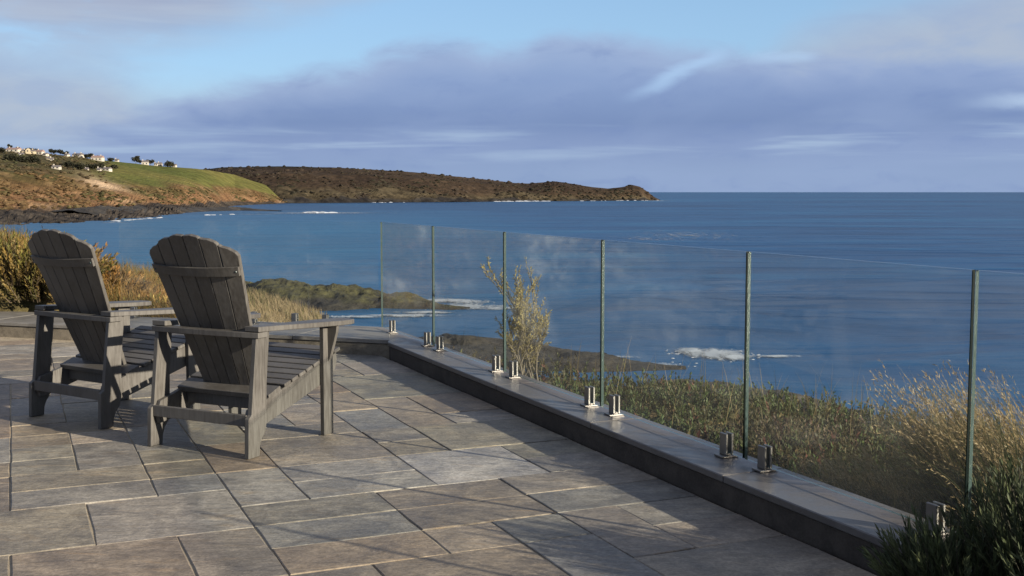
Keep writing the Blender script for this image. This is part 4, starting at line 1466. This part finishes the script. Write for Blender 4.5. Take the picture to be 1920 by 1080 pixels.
def bed_bush(a, b, ra, rb, h, ns, label, group=None):
    x, y = W(a, b)
    root = empty('lavender_bush', (x, y, 0.012))
    tag(root, label, 'bush', group)
    an = rng.uniform(0, 6.283, ns); rr = np.sqrt(rng.uniform(0, 1, ns))
    la = np.cos(an) * rr; lb = np.sin(an) * rr
    ox = NV[0] * la * ra + TV[0] * lb * rb; oy = NV[1] * la * ra + TV[1] * lb * rb
    base = np.stack([ox * 0.45, oy * 0.45, np.zeros(ns)], -1)
    dome = np.sqrt(np.clip(1 - 0.75 * rr ** 2, 0, 1))
    tip = np.stack([ox, oy, h * dome], -1)
    td = tip - base
    H_ = np.linalg.norm(td, axis=1) * rng.uniform(0.72, 1.15, ns)
    c0 = pal(ns, (0.022, 0.028, 0.014), (0.034, 0.036, 0.018)); c1 = pal(ns, (0.095, 0.115, 0.050), (0.14, 0.155, 0.070), (0.070, 0.086, 0.044))
    Vt, Ft = tube(base, base + unit(td) * H_[:, None] * 0.95, np.full(ns, 0.0028), np.full(ns, 0.0012), 3)
    mesh_np('stem', Vt, Ft, M_STEM, np.tile(np.array([[0.05, 0.045, 0.03]]), (len(Vt), 1)), False, root)
    Vl, Fl, Cl = shoots(base, td, H_, 46, 0.036, 0.0052, c0, c1, 0.75, 0.16, 0.22)
    mesh_np('foliage', Vl, Fl, M_LEAF, Cl, False, root)
    return root


bed_bush(2.64, 2.56, 0.27, 0.32, 0.27, 300, 'dark narrow leaved bush spilling over the end of the kerb')
bed_bush(2.88, 2.34, 0.36, 0.40, 0.50, 460, 'dark narrow leaved bush filling the bottom right corner in front of the glass')
bed_bush(2.60, 1.80, 0.34, 0.44, 0.50, 300, 'narrow leaved bush in the bed just outside the bottom right corner')
bed_bush(2.75, 1.05, 0.40, 0.44, 0.66, 260, 'taller narrow leaved bush well outside the bottom right corner')

# --- long grass and bushes on the bank behind the far kerb
n = 60000
x = rng.uniform(-12.5, -1.2, n); y = 9.2 + 17.5 * rng.uniform(0, 1, n) ** 1.35
x = np.concatenate([x, rng.uniform(-9, -2.4, 12000)]); y = np.concatenate([y, rng.uniform(9.6, 13.0, 12000)])
ok = (sB(x, y) > 0.80) & (sA(x, y) < 7.0) & (x / y > -0.62) & (x / y < -0.10)
x, y = x[ok], y[ok]; n = len(x)
z = ground(x, y)
xi = x / y
tan_zone = sstep(xi, -0.29, -0.235)
hh = fbm(x * 0.8, y * 0.8, 301); h2 = fbm(x * 2.2, y * 2.2, 302)
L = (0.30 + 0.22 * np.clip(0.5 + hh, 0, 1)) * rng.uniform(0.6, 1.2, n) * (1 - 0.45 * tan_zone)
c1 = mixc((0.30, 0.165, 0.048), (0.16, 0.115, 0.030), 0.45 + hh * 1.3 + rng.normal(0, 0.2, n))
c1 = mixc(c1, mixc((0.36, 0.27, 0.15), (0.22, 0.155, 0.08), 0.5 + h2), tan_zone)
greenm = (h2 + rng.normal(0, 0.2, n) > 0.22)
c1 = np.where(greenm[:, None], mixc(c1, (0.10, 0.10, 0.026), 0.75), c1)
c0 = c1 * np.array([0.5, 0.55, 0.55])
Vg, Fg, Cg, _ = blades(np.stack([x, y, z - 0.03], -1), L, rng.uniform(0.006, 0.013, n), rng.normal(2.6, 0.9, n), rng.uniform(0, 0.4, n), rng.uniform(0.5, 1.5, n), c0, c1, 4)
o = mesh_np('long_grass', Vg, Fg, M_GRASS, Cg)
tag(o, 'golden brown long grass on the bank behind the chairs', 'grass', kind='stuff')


def leafy_bush(x, y, rx, h, ns, cols_lo, cols_hi, label, name='bush', group=None, leaf=(0.05, 0.016)):
    z = float(ground(x, y)) - 0.08
    root = empty(name, (x, y, z))
    tag(root, label, 'bush', group)
    an = rng.uniform(0, 6.283, ns); rr = np.sqrt(rng.uniform(0, 1, ns))
    lump = 1 + 0.35 * np.sin(an * 3 + rng.uniform(0, 6)) * rr
    tip = np.stack([np.cos(an) * rr * rx * lump, np.sin(an) * rr * rx * lump, h * np.sqrt(np.clip(1 - 0.8 * rr ** 2, 0, 1)) * rng.uniform(0.6, 1.1, ns)], -1)
    base = tip * np.array([0.75, 0.75, 0.0]) + np.array([0, 0, -0.04])
    td = tip - base
    H_ = np.linalg.norm(td, axis=1)
    Vt, Ft = tube(base, tip, np.full(ns, 0.005), np.full(ns, 0.002), 3)
    mesh_np('stem', Vt, Ft, M_STEM, np.tile(np.array([[0.07, 0.05, 0.03]]), (len(Vt), 1)), False, root)
    Vl, Fl, Cl = shoots(base, td, H_, 34, leaf[0], leaf[1], pal(ns, *cols_lo), pal(ns, *cols_hi), 1.1, 0.25, 0.02)
    mesh_np('foliage', Vl, Fl, M_LEAF, Cl, False, root)
    return root


GLO, GHI = [(0.060, 0.055, 0.018), (0.075, 0.052, 0.020)], [(0.16, 0.145, 0.034), (0.30, 0.20, 0.055), (0.14, 0.125, 0.030), (0.34, 0.235, 0.075)]
OHI = [(0.26, 0.13, 0.035), (0.20, 0.115, 0.035), (0.30, 0.17, 0.05)]


def bank_xy(px, Y): return (px - 960) / 2137 * Y, Y


for px_, Y_, rx, h, hi_, lb in [(28, 11.4, 0.75, 0.44, GHI, 'green bush on the bank at the left edge behind the far chair'),
                               (-70, 11.2, 0.8, 0.5, GHI, 'green bush on the bank at the far left edge of the picture'),
                               (95, 11.3, 0.42, 0.32, GHI, 'small green bush between the left edge and the far chair back'),
                               (45, 13.4, 0.8, 0.42, OHI, 'orange brown bracken on top of the left bank'),
                               (140, 12.6, 0.7, 0.42, OHI, 'orange brown bracken seen behind the far chair back'),
                               (235, 12.4, 0.6, 0.30, OHI, 'russet bracken between the two chair backs'),
                               (285, 11.6, 0.5, 0.28, GHI + OHI, 'low olive bush between the far chair and the near chair back'),
                               (200, 11.2, 0.4, 0.22, [(0.20, 0.16, 0.03), (0.16, 0.13, 0.03)], 'small yellow green bush under the far chair arm')]:
    x, y = bank_xy(px_, Y_)
    leafy_bush(x, y, rx, h, int(230 * rx / 0.6), GLO, hi_, lb, 'bush' if hi_ is GHI else 'bracken')

# ------------------------------------------------------------------ the village on the hill
M_RENDER = mat_plain('pale_render', (0.36, 0.325, 0.27), 0.85)
M_RENDER2 = mat_plain('cream_render', (0.36, 0.30, 0.20), 0.85)
M_ROOF = mat_plain('slate_roof', (0.11, 0.095, 0.09), 0.75)
M_ROOF2 = mat_plain('pinkish_tile_roof', (0.20, 0.135, 0.115), 0.8)
M_PANE = mat_plain('dark_window', (0.03, 0.035, 0.045), 0.15)
hbx, hby = px_of(HP)


def hill_at(px_, y_):
    """point on the hill seen at that bearing and height in the view"""
    j = int(np.argmin(np.abs(hbx[40] - px_)))
    col = hby[:, j]
    ok = np.where((HS[:, j] > 1.0) & (HS[:, j] <= 4.001))[0]
    i = ok[np.argmin(np.abs(col[ok] - y_))]
    return HP[i, j]


def house(px_, y_, wpx, hpx, label, wall=M_RENDER, roof=M_ROOF, tower=False, floors=1, rz=0.0):
    p = hill_at(px_, y_)
    D = p[1]
    w = wpx / 2137 * D; h = hpx / 2137 * D
    wallh = h * 0.60; dep = max(5.0, min(8.0, w * 0.7))
    root = empty('house', (p[0], p[1], p[2] - 0.6), rz)
    tag(root, label, 'house')
    bm_obj('wall', box(-w / 2, w / 2, 0, dep, -1.2, wallh + 0.6), wall, root)
    rh = max(1.3, h * 0.42)
    zr = wallh + 0.6
    ov = 0.35
    rf = bm_obj('roof', prism([(-ov, zr - 0.05), (dep + ov, zr - 0.05), (dep / 2, zr + rh)], 'x', -w / 2 - 0.25, w / 2 + 0.25), roof, root)
    for sx in ([-0.36] if w < 9 else [-0.38, 0.3]):
        bm_obj('chimney', box(sx * w - 0.4, sx * w + 0.4, dep / 2 - 0.4, dep / 2 + 0.4, zr + rh * 0.6, zr + rh + 0.9), wall, rf)
    nw = max(2, int(w / 3.2))
    for q_ in range(nw):
        xc = -w / 2 + w * (q_ + 0.5) / nw
        wn = bm_obj('window', box(xc - 0.6, xc + 0.6, -0.05, 0.05, 1.2, 1.2 + min(1.3, wallh * 0.5)), M_PANE, root)
        bm_obj('frame', box(xc - 0.7, xc + 0.7, -0.08, 0.02, 1.08, 1.19), wall, wn)
    if tower:
        bm_obj('gable', prism([(-1.9, 0.5), (1.9, 0.5), (1.9, zr + 0.9), (0, zr + 2.6), (-1.9, zr + 0.9)], 'y', -0.9, dep * 0.6), wall, root)
        bm_obj('window', box(-0.5, 0.5, -1.0, -0.85, zr - 0.4, zr + 0.9), M_PANE, root)
    return root


HOUSES = [(22, 285, 24, 8, 'wide house with a pinkish roof at the left end of the hilltop', M_RENDER, M_ROOF2, False),
          (53, 288, 22, 8, 'cream house with a tall central gable on the hilltop', M_RENDER2, M_ROOF, True),
          (75, 290, 13, 9, 'tall pale house just right of the cream gabled house', M_RENDER, M_ROOF2, False),
          (84, 292, 7, 5, 'tiny pale cottage right of the tall pale house', M_RENDER, M_ROOF, False),
          (90, 299, 7, 5, 'tiny cream cottage below the hilltop row', M_RENDER2, M_ROOF, False),
          (99, 301, 6, 5, 'tiny pale cottage a little below the cream cottage', M_RENDER, M_ROOF, False),
          (105, 316, 14, 7, 'white bungalow alone on the brown slope', M_RENDER, M_ROOF, False),
          (40, 291, 9, 4, 'low pale outbuilding below the pinkish roofed house', M_RENDER, M_ROOF, False),
          (124, 293, 6, 5, 'small house in the trees in the middle of the hilltop', M_RENDER, M_ROOF, False),
          (144, 292, 18, 7, 'long pale house right of the dark hilltop trees', M_RENDER, M_ROOF, False),
          (161, 320, 6, 5, 'tiny white cottage at the top of the green field', M_RENDER, M_ROOF, False),
          (184, 320, 6, 5, 'small white cottage at the field edge', M_RENDER, M_ROOF, False),
          (199, 320, 14, 6, 'long low white building at the field edge', M_RENDER, M_ROOF, False),
          (181, 301, 20, 9, 'large house with a pinkish roof right of the village trees', M_RENDER, M_ROOF2, False),
          (218, 303, 6, 5, 'small lone pale house on the skyline between village and field', M_RENDER, M_ROOF, False),
          (274, 308, 12, 8, 'white house on the skyline between two trees above the field', M_RENDER, M_ROOF, False),
          (292, 310, 6, 6, 'narrow white house on the skyline right of the larger white one', M_RENDER, M_ROOF, False),
          (300, 310, 7, 7, 'white house on the skyline just left of the last tree', M_RENDER, M_ROOF, False),
          (325, 313, 7, 6, 'last white house on the skyline beside the end tree', M_RENDER, M_ROOF, False)]
for hx_ in HOUSES:
    house(hx_[0], hx_[1], hx_[2], hx_[3], hx_[4], hx_[5], hx_[6], hx_[7], rz=rng.uniform(-0.25, 0.25))


def far_tree(px_, y_, wpx, hpx, label, conical=False, tint=(0.030, 0.030, 0.016)):
    p = hill_at(px_, y_)
    D = p[1]
    w = wpx / 2137 * D; h = hpx / 2137 * D
    root = empty('tree', (p[0], p[1], p[2] - 0.3))
    tag(root, label, 'tree', 'trees on the village hill')
    s0, s1, a0, a1 = [(0, 0, -0.5)], [(0.1, 0, h * 0.55)], [h * 0.035], [h * 0.02]
    nl = 9
    cen = []
    for q_ in range(nl):
        an = rng.uniform(0, 6.283); rr = (w / 2) * rng.uniform(0.25, 0.8)
        c = np.array([math.cos(an) * rr, math.sin(an) * rr * 0.8, h * rng.uniform(0.42, 0.86)])
        if conical:
            f = (q_ + 0.5) / nl
            c = np.array([rng.normal(0, w * 0.12), rng.normal(0, w * 0.12), h * (0.15 + 0.8 * f)])
        s0.append((0.05, 0, h * rng.uniform(0.2, 0.45))); s1.append(tuple(c)); a0.append(h * 0.016); a1.append(h * 0.006)
        cen.append(c)
    Vt, Ft = tube(s0, s1, a0, a1, 5)
    mesh_np('trunk', Vt, Ft, M_STEM, np.tile(np.array([[0.055, 0.042, 0.03]]), (len(Vt), 1)), True, root)
    cen = np.array(cen)
    nlf = 620
    ci = rng.integers(0, nl, nlf)
    sc = (w * 0.22) * (np.interp(cen[ci][:, 2] / h, [0.1, 1.0], [1.5, 0.5])[:, None] if conical else 1.0)
    P = cen[ci] + unit(rng.normal(size=(nlf, 3))) * sc * np.array([1, 1, 0.75]) * rng.uniform(0.4, 1.05, (nlf, 1)) ** 0.5
    col = np.array(tint)[None] * rng.uniform(0.55, 1.6, (nlf, 1)) * (1 + 0.3 * rng.normal(size=(nl, 1)).clip(-1, 1)[ci])
    Vl, Fl, Cl = leaves(P, rng.normal(size=(nlf, 3)) + np.array([0, 0, 0.3]), w * rng.uniform(0.08, 0.17, nlf), w * rng.uniform(0.06, 0.12, nlf), col)
    mesh_np('crown', Vl, Fl, M_LEAF, Cl, False, root)
    return root


TR = [(20, 281, 13, 12, 'dark green conical tree standing tallest at the left end of the village', True),
      (2, 286, 18, 9, 'dark tree at the left edge of the picture beside the pinkish roofed house'), (36, 283, 13, 8, 'dark tree behind the gap between pinkish roof and cream gabled house'),
      (52, 283, 14, 7, 'low dark tree directly behind the cream gabled house'), (66, 286, 16, 8, 'dark tree directly behind the tall pale hilltop house'),
      (101, 290, 15, 11, 'left one of the tall dark trees in the middle of the hilltop'), (113, 291, 16, 10, 'middle one of the tall dark trees in the middle of the hilltop'),
      (124, 291, 12, 8, 'right and smallest of the dark trees in the middle of the hilltop'), (149, 291, 12, 6, 'low dark tree behind the long pale house'),
      (163, 297, 12, 8, 'dark tree just left of the large pinkish roofed house'), (172, 297, 14, 9, 'dark tree over the left end of the large pinkish roofed house'), (182, 298, 10, 7, 'small dark tree over the right end of the large pinkish roofed house'),
      (255, 307, 17, 15, 'largest dark tree on the skyline above the green field'), (264, 307, 10, 9, 'smaller tree leaning on the largest skyline tree'), (283, 308, 15, 10, 'dark tree between the white skyline houses'),
      (317, 313, 20, 10, 'low spreading tree at the right end of the skyline houses'), (207, 303, 14, 6, 'low dark tree left of the lone pale skyline house'),
      (20, 302, 26, 10, 'broad dark thicket tree on the slope below the pinkish roofed house at the left'), (44, 304, 24, 10, 'broad dark thicket tree on the slope below the cream gabled house'),
      (64, 306, 26, 12, 'broad dark thicket tree on the slope below the tall pale house'), (128, 314, 22, 10, 'dark thicket tree right of the white bungalow on the slope'), (148, 318, 24, 11, 'broad dark thicket tree left of the tiny cottage at the field top'),
      (170, 319, 20, 10, 'dark thicket tree between the two small white cottages at the field'), (190, 316, 18, 9, 'dark thicket tree just above the long low white building'), (212, 317, 16, 9, 'dark thicket tree right of the long low white building')]
for t_ in TR:
    far_tree(*t_[:5], conical=(len(t_) > 5))
print('slabs', n_sl)
